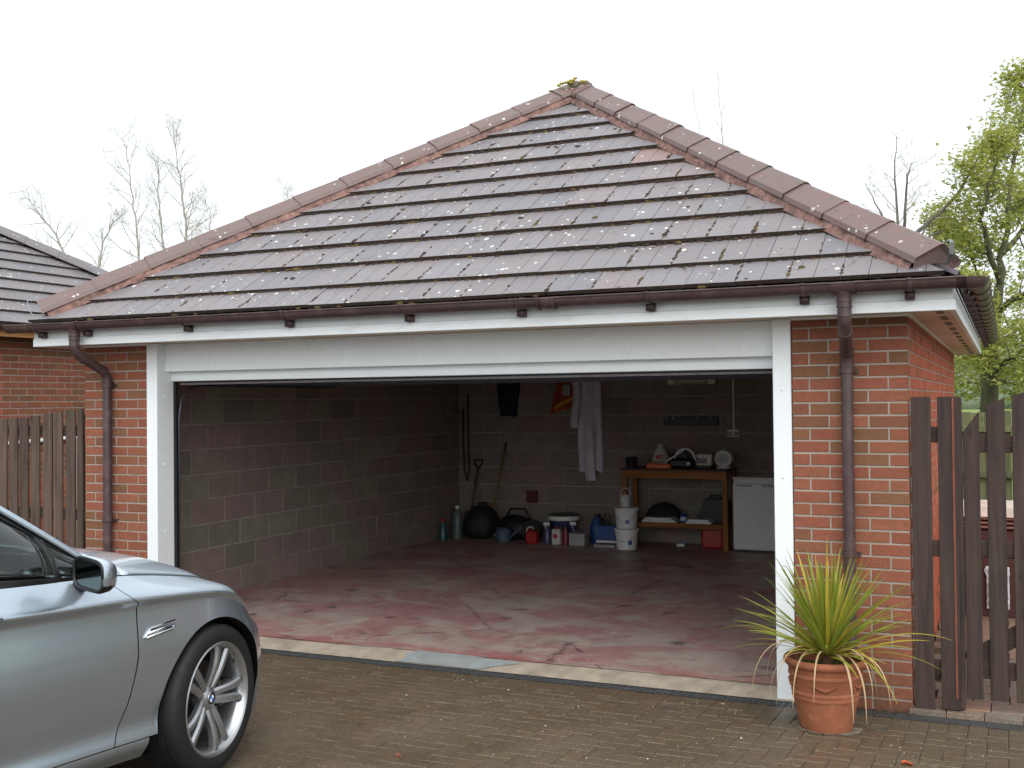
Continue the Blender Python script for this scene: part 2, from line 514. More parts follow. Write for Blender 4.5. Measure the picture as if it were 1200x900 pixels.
# joined pavers have one object id: vary them by a cell pattern instead
def _paver2():
    t = NT("block_paver_far"); p = t.pos()
    cell = t.vor(p, 7.5, out="Color"); sep = t.n("SeparateColor"); t.l(cell, sep.inputs[0])
    c = t.ramp(sep.outputs[0], [(0, srgb(102, 83, 66)), (.3, srgb(92, 77, 62)), (.6, srgb(108, 80, 64)), (1, srgb(86, 75, 59))])
    c = t.mix(t.rng(t.noise(p, .9, 4, .6), .36, .6, .35, .85), c, srgb(92, 81, 63))
    c = t.mix(t.rng(t.noise(p, 30, 6, .7), .4, .75, 0, .5), c, srgb(62, 54, 44))
    t.set(base=c, rough=t.rng(t.noise(p, 1.7, 4, .6), .35, .65, .38, .72), spec=.42)
    t.bump(t.noise(p, 160, 4, .7), .6, .004)
    return t.mat
m_paver2 = _paver2()
build_drive()

def build_drain():
    root = thing("drain_channel", "narrow black slotted drainage channel running along the garage threshold", "drain", (0, 0, 0))
    mb = MB().box(-7, 1.7, -.156, -.044, -.1, -.03)
    mb.box(-7, 1.7, -.162, -.15, -.1, -.001); mb.box(-7, 1.7, -.05, -.038, -.1, -.001)
    obj("channel", mb, BLACKP, root)
    g = MB()
    for y0, y1 in ((-.149, -.138), (-.105, -.095), (-.062, -.051)): g.box(-.4995, .4995, y0, y1, -.02, 0)
    for k in range(25):
        x = -.48 + k * .04
        g.box(x - .0075, x + .0075, -.138, -.105, -.018, -.001); g.box(x - .0075, x + .0075, -.095, -.062, -.018, -.001)
    me = g.mesh("grate", plain("dark_grate", (64, 68, 70), .5, var=.2))
    for i in range(8): link("grate", me, root, (-6.2 + i, 0, 0))
build_drain()

XI, YB, ZF = -6.11, 6.28, .08                     # inner face of left wall, of back wall, floor level
def build_floor():
    prof = [(.14, .047), (.6, .05), (1.7, .066), (2.6, ZF), (YB + .05, ZF)]
    mb = MB()
    for y, z in prof:
        for k in range(15):
            x = XI - .05 + (5.95 + .05) * k / 14
            mb.v.append((x, y + (.012 * mnoise.noise((x * 6, 3, 1)) + .02 * mnoise.noise((x * 1.5, 0, 4)) if y == .14 else 0), z))
    for i in range(len(prof) - 1):
        for k in range(14): mb.face((i * 15 + k, i * 15 + k + 1, (i + 1) * 15 + k + 1, (i + 1) * 15 + k))
    obj("floor", mb, REDF, kind="structure", label="worn red painted concrete garage floor")
    th = MB().grid(lambda a, b: (-5.70 + a * 5.07, -.038 + b * .24, .001 + .043 * min(1, b * 1.3) + .0012 * mnoise.noise((a * 30, b * 4, 2))), 60, 6)
    obj("threshold", th, CONC, kind="structure", label="pale concrete threshold ramp between drain and red floor")
    # cement repair on the threshold
    pts = [(-3.42, -.036), (-2.78, -.036), (-2.66, .03), (-2.52, .1), (-2.62, .118), (-2.75, .122), (-2.95, .15), (-3.2, .14), (-3.32, .145), (-3.4, .09), (-3.36, .03)]
    pm = MB()
    def zz(y): return .0065 + .043 * min(1, (y + .038) / .24 * 1.3)
    ctr = (sum(a for a, b in pts) / len(pts), .05)
    pm.v.append((ctr[0], ctr[1], zz(ctr[1])))
    for a, b in pts: pm.v.append((a, b, zz(b)))
    for i in range(len(pts)): pm.face((0, i + 1, (i + 1) % len(pts) + 1))
    obj("cement_patch", pm, PATCH, kind="structure", label="blue grey cement patch on the threshold")
build_floor()

def brick_mesh(lx, lz, depth, mat, c=.003, jit=.0012, name="brick"):
    """front face at y=0, body behind it (+y)"""
    mb = MB(); x, z = lx / 2, lz / 2
    J = lambda: random.uniform(-jit, jit)
    for q in ((-x, -z), (x, -z), (x, z), (-x, z)): mb.v.append((q[0], depth, q[1]))
    for q in ((-x, -z), (x, -z), (x, z), (-x, z)): mb.v.append((q[0] + J() * .6, c, q[1] + J() * .6))
    for q in ((-x + c, -z + c), (x - c, -z + c), (x - c, z - c), (-x + c, z - c)): mb.v.append((q[0] + J(), J() * .8, q[1] + J()))
    for k in (0, 4):
        for i in range(4): mb.face((k + i, k + (i + 1) % 4, k + 4 + (i + 1) % 4, k + 4 + i))
    mb.face((8, 9, 10, 11))
    return mb

_bm = {}
def brick_variant(lx, mat=BRICK, lz=.0645, depth=.1, nv=3, **kw):
    key = (round(lx, 3), mat.name, lz, depth)
    if key not in _bm: _bm[key] = [brick_mesh(lx, lz, depth, mat, **kw).mesh("brick", mat) for _ in range(nv)]
    return random.choice(_bm[key])

# ------------------------------------------------------------------ the garage
GW, GD = 6.33, 6.38                               # outside width and depth
PW = .66                                          # brick piers
ZJ = 2.238                                        # a bed joint just under the soffit
CZ = .075
garage = thing("garage", "open double garage of red brick with a hipped tile roof and white door frame", "garage")

def build_piers():
    def courses():
        k = -1
        while True:
            z0 = ZJ - k * CZ - CZ                 # joint centre below this course
            if z0 < -.1: break
            yield k, z0 + CZ / 2
            k += 1
    # right pier: corner at x=0, returns along the side wall
    core = MB().box(-PW + .004, -.004, .004, .2, -.12, 2.298)
    pr = obj("brick_pier", core, MORTAR, garage, label="brick pier beside the gate carrying a downpipe")
    for k, z in courses():
        xs = []
        x = 0
        first = .1025 if k % 2 == 0 else .215
        cur = 0
        L = first
        while cur < PW - .02:
            L = min(L, PW - cur)
            xs.append((-(cur + L / 2), L)); cur += L + .01; L = .215
        for cx, L in xs:
            link("brick", brick_variant(L, depth=.1), pr, (cx, random.uniform(-.001, .001), z + random.uniform(-.0008, .0008)))
    # left pier
    core = MB().box(-GW + .004, -GW + PW - .004, .004, .2, -.12, 2.298)
    pl = obj("brick_pier", core, MORTAR, garage, label="brick pier behind the silver car carrying a downpipe")
    for k, z in courses():
        cur = 0; L = .215 if k % 2 == 0 else .1025
        # bond set out from the outer corner
        while cur < PW - .02:
            L = min(L, PW - cur)
            link("brick", brick_variant(L, depth=.1), pl, (-GW + cur + L / 2, random.uniform(-.001, .001), z + random.uniform(-.0008, .0008)))
            cur += L + .01; L = .215
    # side walls: core + bricks too thin on the picture to pick apart
    for side in (0, 1):
        X = 0 if side == 0 else -GW
        cx = (-.2, -.004) if side == 0 else (-GW + .004, -GW + .2)
        core = MB().box(cx[0], cx[1], .2, GD, -.12, 2.298)
        w = obj("side_wall", core, MORTAR, garage)
        br = MB()
        for k, z in courses():
            y = .2285 if (k % 2 == 0) else .1135
            y = .2 + (.0 if k % 2 else .0)
            cur = .2285 if k % 2 == 0 else .1135
            if cur < .2: cur += 0
            while cur < GD - .02:
                L = min(.215, GD - cur)
                a, b = cur, cur + L
                if a < .11: a = .11
                x0, x1 = (-.1, 0) if side == 0 else (-GW, -GW + .1)
                br.box(x0, x1 + random.uniform(-.001, .001) if side == 0 else x1, a, b, z - .0325, z + .0325)
                cur += L + .01
        obj("brickwork", br, m_brick_far, w, kind="stuff")
    bk = MB()
    for k, z in courses():
        cur = 0 if k % 2 else -.1125
        while cur < GW:
            bk.box(-GW + max(cur, 0), -GW + min(cur + .215, GW), GD - .05, GD + .004, z - .0325, z + .0325); cur += .225
    obj("rear_brickwork", bk, m_brick_far, garage, kind="stuff")
def _brick_far():
    t = NT("brick_far"); p = t.pos((4.44, 4.44, 13.33))
    cell = t.n("TexWhiteNoise", noise_dimensions='3D')
    fl = t.n("VectorMath", operation='FLOOR'); t.l(p, fl.inputs[0]); t.l(fl.outputs[0], cell.inputs["Vector"])
    c = t.ramp(cell.outputs["Value"], [(0, srgb(168, 86, 58)), (.3, srgb(178, 92, 66)), (.55, srgb(160, 82, 60)), (.8, srgb(184, 100, 70)), (.92, srgb(128, 84, 54)), (1, srgb(148, 78, 60))])
    n = t.noise(t.pos(), 26, 6, .65)
    c = t.mix(t.rng(n, .35, .7), c, t.mix(.4, c, srgb(112, 66, 48)))
    t.set(base=c, rough=.85, spec=.25); t.bump(t.noise(t.pos(), 150, 5, .7), .5, .004)
    return t.mat
m_brick_far = _brick_far()
build_piers()

def build_block_walls():
    zs = [1.857 + (2 - k) * .225 for k in range(11)]     # course tops, downwards
    def block(L): return brick_variant(L, BLOCK, lz=.213, depth=.02, nv=3, c=.004, jit=.0025)
    # left inner wall faces +x
    w = obj("block_wall", MB().box(-GW + .2, XI - .006, .2, YB + .1, -.1, 2.42), BMORTAR, garage)
    for k, zt in enumerate(zs):
        z = zt - .1125
        off = .351 if (k - 2) % 2 == 1 else .351 + .225
        y = off - .9
        while y < YB:
            a, b = max(y + .005, .2), min(y + .445, YB - .003)
            if b - a > .04 and z > -.02: link("block", block(b - a), w, (XI + random.uniform(-.002, .002), (a + b) / 2, z), (0, 0, pi / 2))
            y += .45
    # back wall faces -y
    w = obj("block_wall", MB().box(XI, -.1, YB + .006, YB + .1, -.1, 2.42), BMORTAR, garage)
    for k, zt in enumerate(zs):
        z = zt - .1125
        x = XI - (.1 if k % 2 else .325)
        while x < -.22:
            a, b = max(x + .005, XI + .005), min(x + .445, -.22)
            if b - a > .04 and z > -.02: link("block", block(b - a), w, ((a + b) / 2, YB + random.uniform(-.002, .002), z))
            x += .45
    # right inner wall (faces away from the door opening side) and brick skin at the back
    mb = MB()
    for k, zt in enumerate(zs):
        y = .2 - (.1 if k % 2 else .3)
        while y < YB:
            a, b = max(y + .005, .2), min(y + .445, YB)
            if b - a > .04: mb.box(-.212, -.2, a, b, zt - .22, zt - .005)
            y += .45
    obj("blockwork", mb, BLOCK, garage, kind="stuff")
    obj("rear_wall", MB().box(-GW + .003, -.003, YB + .1, GD, -.1, 2.298), MORTAR, garage)
    obj("ceiling_board", MB().box(-GW + .1, -.1, .12, GD - .05, 2.425, 2.44), plain("ceiling_board", (120, 112, 100), .8), garage)
build_block_walls()

def build_frame():
    for x0, x1 in ((-.773, -.664), (-5.671, -5.566)):
        p = obj("door_post", MB().cbox(x0, x1, -.012, .18, .002, 2.2985, .004), WHITE, garage)
        z = .28
        side = -5.566 if x0 < -3 else None
        while z < 2.2:
            cap = MB().lathe([(.0001, .006), (.006, .005), (.009, 0)], 8, M=Matrix.Translation(((x0 + x1) / 2 - .0, -.012, z)) @ Matrix.Rotation(pi / 2, 4, 'X'))
            if side: cap.lathe([(.0001, .006), (.006, .005), (.009, 0)], 8, M=Matrix.Translation((side, .075, z + .005)) @ Matrix.Rotation(pi / 2, 4, 'Y'))
            obj("screw_cap", cap, WHITE, p)
            z += .53
    h = obj("header_panel", MB().cbox(-5.566, -.773, .08, .149, 2.078, 2.2985, .003), WHITE, garage)
    for x in (-5.35, -4.2, -3.1, -2.0, -.95):
        obj("screw_cap", MB().lathe([(.0001, .006), (.006, .005), (.009, 0)], 8, M=Matrix.Translation((x, .08, 2.25)) @ Matrix.Rotation(pi / 2, 4, 'X')), WHITE, h)
    obj("head_strip", MB().cbox(-5.566, -.773, .15, .2, 2.003, 2.15, .004), WHITE, garage)
    # the door itself, parked overhead
    d = MB().cbox(-5.53, -.81, .225, 2.36, 1.987, 2.03, .004)
    dm = plain("dark_blue_grey_door", (66, 70, 82), .5, var=.1)
    do = obj("garage_door", d, dm, garage)
    obj("weather_strip", MB().box(-5.53, -.81, .212, .224, 1.975, 1.99), plain("grey_seal", (120, 116, 116), .6), do)
    for y in (.75, 1.28, 1.81): obj("panel_rib", MB().cbox(-5.5, -.84, y, y + .03, 1.974, 1.988, .003), dm, do)
    for sx in (-5.555, -.795):
        pts = [(sx, .225, .08), (sx, .225, 1.72), (sx, .26, 1.86), (sx, .36, 1.95), (sx, .5, 1.972), (sx, 2.5, 1.972)]
        tr = MB()
        tr.tube(pts, .010, 6)
        obj("door_track", tr, plain("track_steel", (92, 98, 108), .4, metal=.7), garage, smooth=True)
        obj("door_seal", MB().box(sx - .008, sx + .012, .183, .205, .03, 2.0), BLACKP, garage)
build_frame()

def build_eaves():
    FX0, FX1, FY = -6.56, .262, -.30
    f = MB().cbox(FX0, FX1, FY, FY + .02, 2.352, 2.47, .002)
    obj("fascia_board", f, FASCIA, garage)
    obj("fascia_board", MB().cbox(FX0, FX1 + .012, FY - .012, FY + .02, 2.289, 2.351, .003), FASCIA, garage)
    for x0, x1, xl0, xl1 in ((FX1 - .02, FX1, FX1 - .02, FX1 + .012), (FX0, FX0 + .02, FX0 - .012, FX0 + .02)):
        obj("fascia_board", MB().cbox(x0, x1, FY + .021, 6.6, 2.352, 2.47, .002), FASCIA, garage)
        obj("fascia_board", MB().cbox(xl0, xl1, FY + .021, 6.6, 2.289, 2.351, .003), FASCIA, garage)
    obj("fascia_board", MB().cbox(FX0, FX1, 6.601, 6.62, 2.289, 2.47, .002), FASCIA, garage)
    s = obj("soffit", MB().box(FX0 + .02, FX1 - .02, FY + .02, 6.6, 2.3, 2.308), SOFFIT, garage)
    obj("soffit_bead", MB().box(.001, .018, -.001, GD, 2.286, 2.3), WHITE, s)
    obj("soffit_bead", MB().box(-.66, .018, -.02, -.001, 2.286, 2.3), WHITE, s)
    obj("soffit_bead", MB().box(-GW, -GW + PW, -.02, -.001, 2.286, 2.3), WHITE, s)
    vm = MB().box(-.02, .02, -.16, .16, -.0015, .004)
    me = vm.mesh("soffit_vent", BLACKP)
    y = -.1
    while y < 6.4:
        link("soffit_vent", me, s, (.18, y, 2.2985)); y += .585
    # ---- gutters: half round
    R = .058
    gz, gy = 2.455, -.385
    def half(mb, p0, p1, side):                   # sweep a half-round trough from p0 to p1; side = outward horizontal unit
        p0, p1 = Vector(p0), Vector(p1); sd = Vector(side); n = 10
        b = len(mb.v)
        for p in (p0, p1):
            for r in (R, R - .004):
                for k in range(n + 1):
                    a = pi * k / n
                    mb.v.append(tuple(p + sd * (cos(a) * r) + Vector((0, 0, -sin(a) * r))))
        m = n + 1
        for k in range(n):
            mb.face((b + k, b + k + 1, b + 2 * m + k + 1, b + 2 * m + k))
            mb.face((b + m + k, b + 3 * m + k, b + 3 * m + k + 1, b + m + k + 1))
        for k in (0, n): mb.face((b + k, b + 2 * m + k, b + 3 * m + k, b + m + k))
        for q in (0, 2 * m):
            for k in range(n): mb.face((b + q + k, b + q + k + 1, b + q + m + k + 1, b + q + m + k))
    g = MB(); half(g, (-6.742, gy, gz), (.335, gy, gz), (0, -1, 0))
    # rolled front bead
    g.tube([(-6.742, gy - R, gz), (.335, gy - R, gz)], .006, 6)
    # stop end
    e = len(g.v); g.v.append((-6.742, gy, gz))
    for k in range(11): g.v.append((-6.743, gy - cos(pi * k / 10) * R, gz - sin(pi * k / 10) * R))
    for k in range(10): g.face((e, e + 1 + k, e + 2 + k))
    G = obj("gutter", g, GUTTER, garage, smooth=40)
    g2 = MB(); half(g2, (.385, -.335, gz), (.385, 6.66, gz), (1, 0, 0)); g2.tube([(.385 + R, -.335, gz), (.385 + R, 6.66, gz)], .006, 6)
    G2 = obj("gutter", g2, GUTTER, garage, smooth=40)
    # corner angle piece
    c = MB(); n, q = 10, 8
    b = 0
    for i in range(q + 1):
        a = -pi / 2 + (pi / 2) * i / q
        d = Vector((cos(a), sin(a), 0))
        for k in range(n + 1):
            t = pi * k / n
            rr = R + .004
            c.v.append(tuple(Vector((.335, -.335, gz)) + d * (.05 + cos(t) * rr) + Vector((0, 0, -sin(t) * rr))))
    for i in range(q):
        for k in range(n): c.face((i * (n + 1) + k, i * (n + 1) + k + 1, (i + 1) * (n + 1) + k + 1, (i + 1) * (n + 1) + k))
    half(c, (.285, gy, gz), (.335, gy, gz), (0, -1, 0)); half(c, (.385, -.335, gz), (.385, -.285, gz), (1, 0, 0))
    obj("gutter_corner", c, GUTTER, garage, smooth=40)
    def strap(w, rr):
        m = MB(); n = 12
        for x in (-w / 2, w / 2):
            for r in (rr, rr - .006):
                for k in range(n + 1):
                    a = pi * k / n
                    m.v.append((x, -cos(a) * r, -sin(a) * r))
        mm = n + 1
        for k in range(n):
            m.face((k, k + 1, 2 * mm + k + 1, 2 * mm + k)); m.face((k, mm + k, mm + k + 1, k + 1)); m.face((2 * mm + k, 2 * mm + k + 1, 3 * mm + k + 1, 3 * mm + k))
        return m
    br = strap(.022, R + .0065)
    br.box(-.03, .02, .03, .078, -.1, -.05); br.box(-.012, .012, .055, .08, -.06, .02)
    br.box(-.012, .012, -R - .012, -R + .004, -.004, .008)
    me = br.mesh("gutter_bracket", GUTTER, True)
    for x in (-6.428, -5.954, -4.971, -4.07, -3.104, -2.285, -1.431, -.519, .048): link("gutter_bracket", me, G, (x, gy, gz))
    y = .05
    while y < 6.5:
        link("gutter_bracket", me, G2, (.385, y, gz), (0, 0, pi / 2)); y += .45
    un = MB(); 
    m = strap(.13, R + .009); un.v, un.f, un.m = m.v, m.f, m.m
    for x in (-.05, .05): 
        m2 = strap(.018, R + .013)
        b = len(un.v); un.v += [(a + x, bb, cc) for a, bb, cc in m2.v]
        for f in m2.f: un.face([b + i for i in f])
    me = un.mesh("gutter_union", GUTTER, True)
    link("gutter_union", me, G, (-2.092, gy, gz))
    # ---- downpipes
    def pipe(xo, xp, foot):
        # outlet under the gutter at xo, pipe on the wall at xp
        r = .034
        a = MB()
        a.lathe([(.05, 2.43), (.048, 2.40), (.041, 2.385), (.041, 2.365), (.044, 2.362), (.044, 2.352), (.04, 2.35), (.04, 2.335), (.044, 2.332), (.044, 2.322), (.039, 2.32), (.039, 2.27)], 16,
                M=Matrix.Translation((xo, gy, 0)))
        m = strap(.13, R + .008); b = len(a.v); a.v += [(p + xo, q + gy, s + gz) for p, q, s in m.v]
        for f in m.f: a.face([b + i for i in f])
        yw = -.052
        pts = []
        def bez(p0, p1, p2, n=6):
            return [tuple((1 - t) ** 2 * Vector(p0) + 2 * t * (1 - t) * Vector(p1) + t * t * Vector(p2)) for t in [i / n for i in range(n + 1)]]
        dz = 2.075
        A, B_, = (xo, gy, 2.285), (xo, gy, 2.225)
        D = (xp, yw, dz)
        mid = Vector(B_).lerp(Vector(D), .25)
        mid2 = Vector(B_).lerp(Vector(D), .8)
        pts = bez(A, B_, mid) + bez(mid2, D, (xp, yw, dz - .07))
        n = MB().tube(pts, r + .003, 14)
        o = obj("downpipe", MB().tube([(xp, yw, dz - .05), (xp, yw, foot)], r, 16), GUTTER, garage, smooth=40)
        obj("gutter_outlet", a, GUTTER, o, smooth=40)
        obj("swan_neck", n, GUTTER, o, smooth=40)
        for (P, Q) in ((pts[5], pts[6]), (pts[7], pts[8]), (pts[-2], pts[-1])):
            d = (Vector(Q) - Vector(P)).normalized() * .018
            obj("pipe_collar", MB().tube([Vector(Q) - d, Vector(Q) + d], r + .008, 14), GUTTER, o, smooth=40)
        for z in (dz - .1, .9):
            obj("pipe_clip", MB().lathe([(r + .002, -.015), (r + .007, -.013), (r + .007, .013), (r + .002, .015)], 14, M=Matrix.Translation((xp, yw, z))).box(xp - .06, xp + .06, -.012, .0, z - .012, z + .012), GUTTER, o, smooth=40)
        return o
    pipe(-.299, -.332, .02)
    pipe(-6.044, -6.04, .02)
build_eaves()

# ------------------------------------------------------------------ hipped roofs
def ico_lump(mb, c, rx, ry, rz, M=None):
    t = (1 + 5 ** .5) / 2
    V = [(-1, t, 0), (1, t, 0), (-1, -t, 0), (1, -t, 0), (0, -1, t), (0, 1, t), (0, -1, -t), (0, 1, -t), (t, 0, -1), (t, 0, 1), (-t, 0, -1), (-t, 0, 1)]
    F = [(0, 11, 5), (0, 5, 1), (0, 1, 7), (0, 7, 10), (0, 10, 11), (1, 5, 9), (5, 11, 4), (11, 10, 2), (10, 7, 6), (7, 1, 8), (3, 9, 4), (3, 4, 2), (3, 2, 6), (3, 6, 8), (3, 8, 9), (4, 9, 5), (2, 4, 11), (6, 2, 10), (8, 6, 7), (9, 8, 1)]
    b = len(mb.v)
    a = random.uniform(0, 6.28)
    for v in V:
        v = Vector(v).normalized() * random.uniform(.8, 1.2)
        v = Vector((v.x * cos(a) - v.y * sin(a), v.x * sin(a) + v.y * cos(a), v.z))
        p = Vector((v.x * rx, v.y * ry, v.z * rz))
        mb.v.append(tuple(Vector(c) + (M @ p if M is not None else p)))
    for f in F: mb.face([b + i for i in f])

TAN = .661
TH = math.atan(TAN); CT, ST = cos(TH), sin(TH)

def clip(poly, a, b, c):                          # keep a*x + b*d <= c
    out = []
    for i in range(len(poly)):
        p, q = poly[i], poly[(i + 1) % len(poly)]
        fp, fq = a * p[0] + b * p[1] - c, a * q[0] + b * q[1] - c
        if fp <= 0: out.append(p)
        if fp * fq < 0:
            t = fp / (fp - fq); out.append((p[0] + (q[0] - p[0]) * t, p[1] + (q[1] - p[1]) * t))
    return out

def tile_rows(half_w, rows, phase, mb_each, gap=.05, pitch=.298):
    """rows: nose distances up the slope. calls mb_each(row, list of half-tile polys, x0) in slope coords (x, d)"""
    for r, d0 in enumerate(rows):
        d1 = (rows[r + 1] if r + 1 < len(rows) else d0 + .357) + .035
        ph = phase + (pitch / 2 if r % 2 else 0)
        n0 = int(math.floor((-half_w - ph) / pitch)) - 1
        for i in range(n0, n0 + int(2 * half_w / pitch) + 4):
            x0 = ph + i * pitch
            polys = []
            for a, b in ((x0 + .002, x0 + pitch / 2 - .0018), (x0 + pitch / 2 + .0018, x0 + pitch - .002)):
                p = [(a, d0), (b, d0), (b, d1), (a, d1)]
                p = clip(p, 1, CT, half_w - gap); p = clip(p, -1, CT, half_w - gap) if len(p) > 2 else p
                if len(p) > 2 and max(q[1] for q in p) - min(q[1] for q in p) > .02: polys.append(p)
            if polys: mb_each(r, polys, x0, d0)

def tile_point(x, d, d0, k, lift=0):
    h = .041 - (d - d0) * .085 + lift
    return (x, d * CT - h * ST if k else d * CT - (h - .026) * ST, d * ST + (h if k else h - .026) * CT)

def add_tile(mb, polys, x0, d0, jit=True):
    for p in polys:
        n0 = len(mb.f)
        mb.prism([(x, d) for x, d in p], lambda x, d, k: tile_point(x, d, d0, k))
        for i in range(len(p)):                    # tile noses: moss, with the shade line under each edge put into the colour
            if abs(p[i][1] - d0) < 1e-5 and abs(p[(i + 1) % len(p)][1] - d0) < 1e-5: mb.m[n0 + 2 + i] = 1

def hip_tile_mesh(L, name, mat):
    mb = MB()
    prof = [(-.152, -.036), (-.148, -.004), (-.012, .078), (.012, .078), (.148, -.004), (.152, -.036)]
    secs = [(0, 1.05), (.03, 1.045), (L, .985)]
    n = len(prof)
    for y, s in secs:
        for a, b in prof: mb.v.append((a * s, y, b * s + (.004 if y < .04 else 0)))
    inner = len(mb.v)
    for i in range(len(secs) - 1):
        for k in range(n - 1): mb.face((i * n + k, (i + 1) * n + k, (i + 1) * n + k + 1, i * n + k + 1))
    # thickness at both ends
    for y, s in ((0, 1.05), (L, .985)):
        b = len(mb.v)
        o = 0 if y == 0 else 2 * n
        for a, c in prof: mb.v.append((a * s * .86, y + (.02 if y == 0 else 0), c * s - .028))
        for k in range(n - 1): mb.face((o + k, o + k + 1, b + k + 1, b + k))
        mb.face([b + k for k in range(n)])
    for k in (0, n - 1): pass
    return mb.mesh(name, mat, False, True)

ROOF_H, EY, EZ = 3.46, -.38, 2.45                 # half width at the eaves, eaves line, batten plane height there
RX = -3.16                                        # middle of the roof
RYC = EY + ROOF_H
ROWS = [.03] + [.317 + .357 * k for k in range(11)]

def hips(parent, cx, y0, z0, H, which, mat, mesh, length=.45):
    """hip caps from the eaves corner to the apex. which: list of (sx, sy) corners"""
    apex = Vector((cx, y0 + H, z0 + H * TAN))
    for sx, sy in which:
        c = Vector((cx + sx * H, y0 + H + sy * H, z0))
        d = (apex - c); tot = d.length; d.normalize()
        zax = Vector((0, 0, 1)); lat = d.cross(zax).normalized(); nn = lat.cross(d)
        n = int(tot / length)
        s0 = .17
        for i in range(n + 1):
            p = c + d * (s0 + i * length)
            rest = tot - (s0 + i * length)
            if rest < .16: break
            M = Matrix(((lat.x, d.x, nn.x, p.x), (lat.y, d.y, nn.y, p.y), (lat.z, d.z, nn.z, p.z), (0, 0, 0, 1)))
            M = M @ Matrix.Rotation(random.gauss(0, .006), 4, 'Y') @ Matrix.Translation((0, 0, random.gauss(0, .002)))
            if rest < .45: M = M @ Matrix.Diagonal((1, (rest - .03) / .455, 1, 1))
            o = link("hip_tile", mesh, parent)
            o.matrix_world = M
        # bedding mortar both sides
        for side in (-1, 1):
            nseg = 110
            def f(a, b):
                s = .2 + a * (tot - .25)
                wob = .012 * mnoise.noise((s * 9, side * 4 + sx, b * 3)) + .008 * mnoise.noise((s * 31, side, b * 5))
                l = .136 + b * .034 + wob
                h = -.022 - b * .072 + wob * .6
                return c + d * s + lat * (side * l) + nn * h
            obj("bedding_mortar", MB().grid(f, nseg, 3), BEDM, parent, smooth=True)

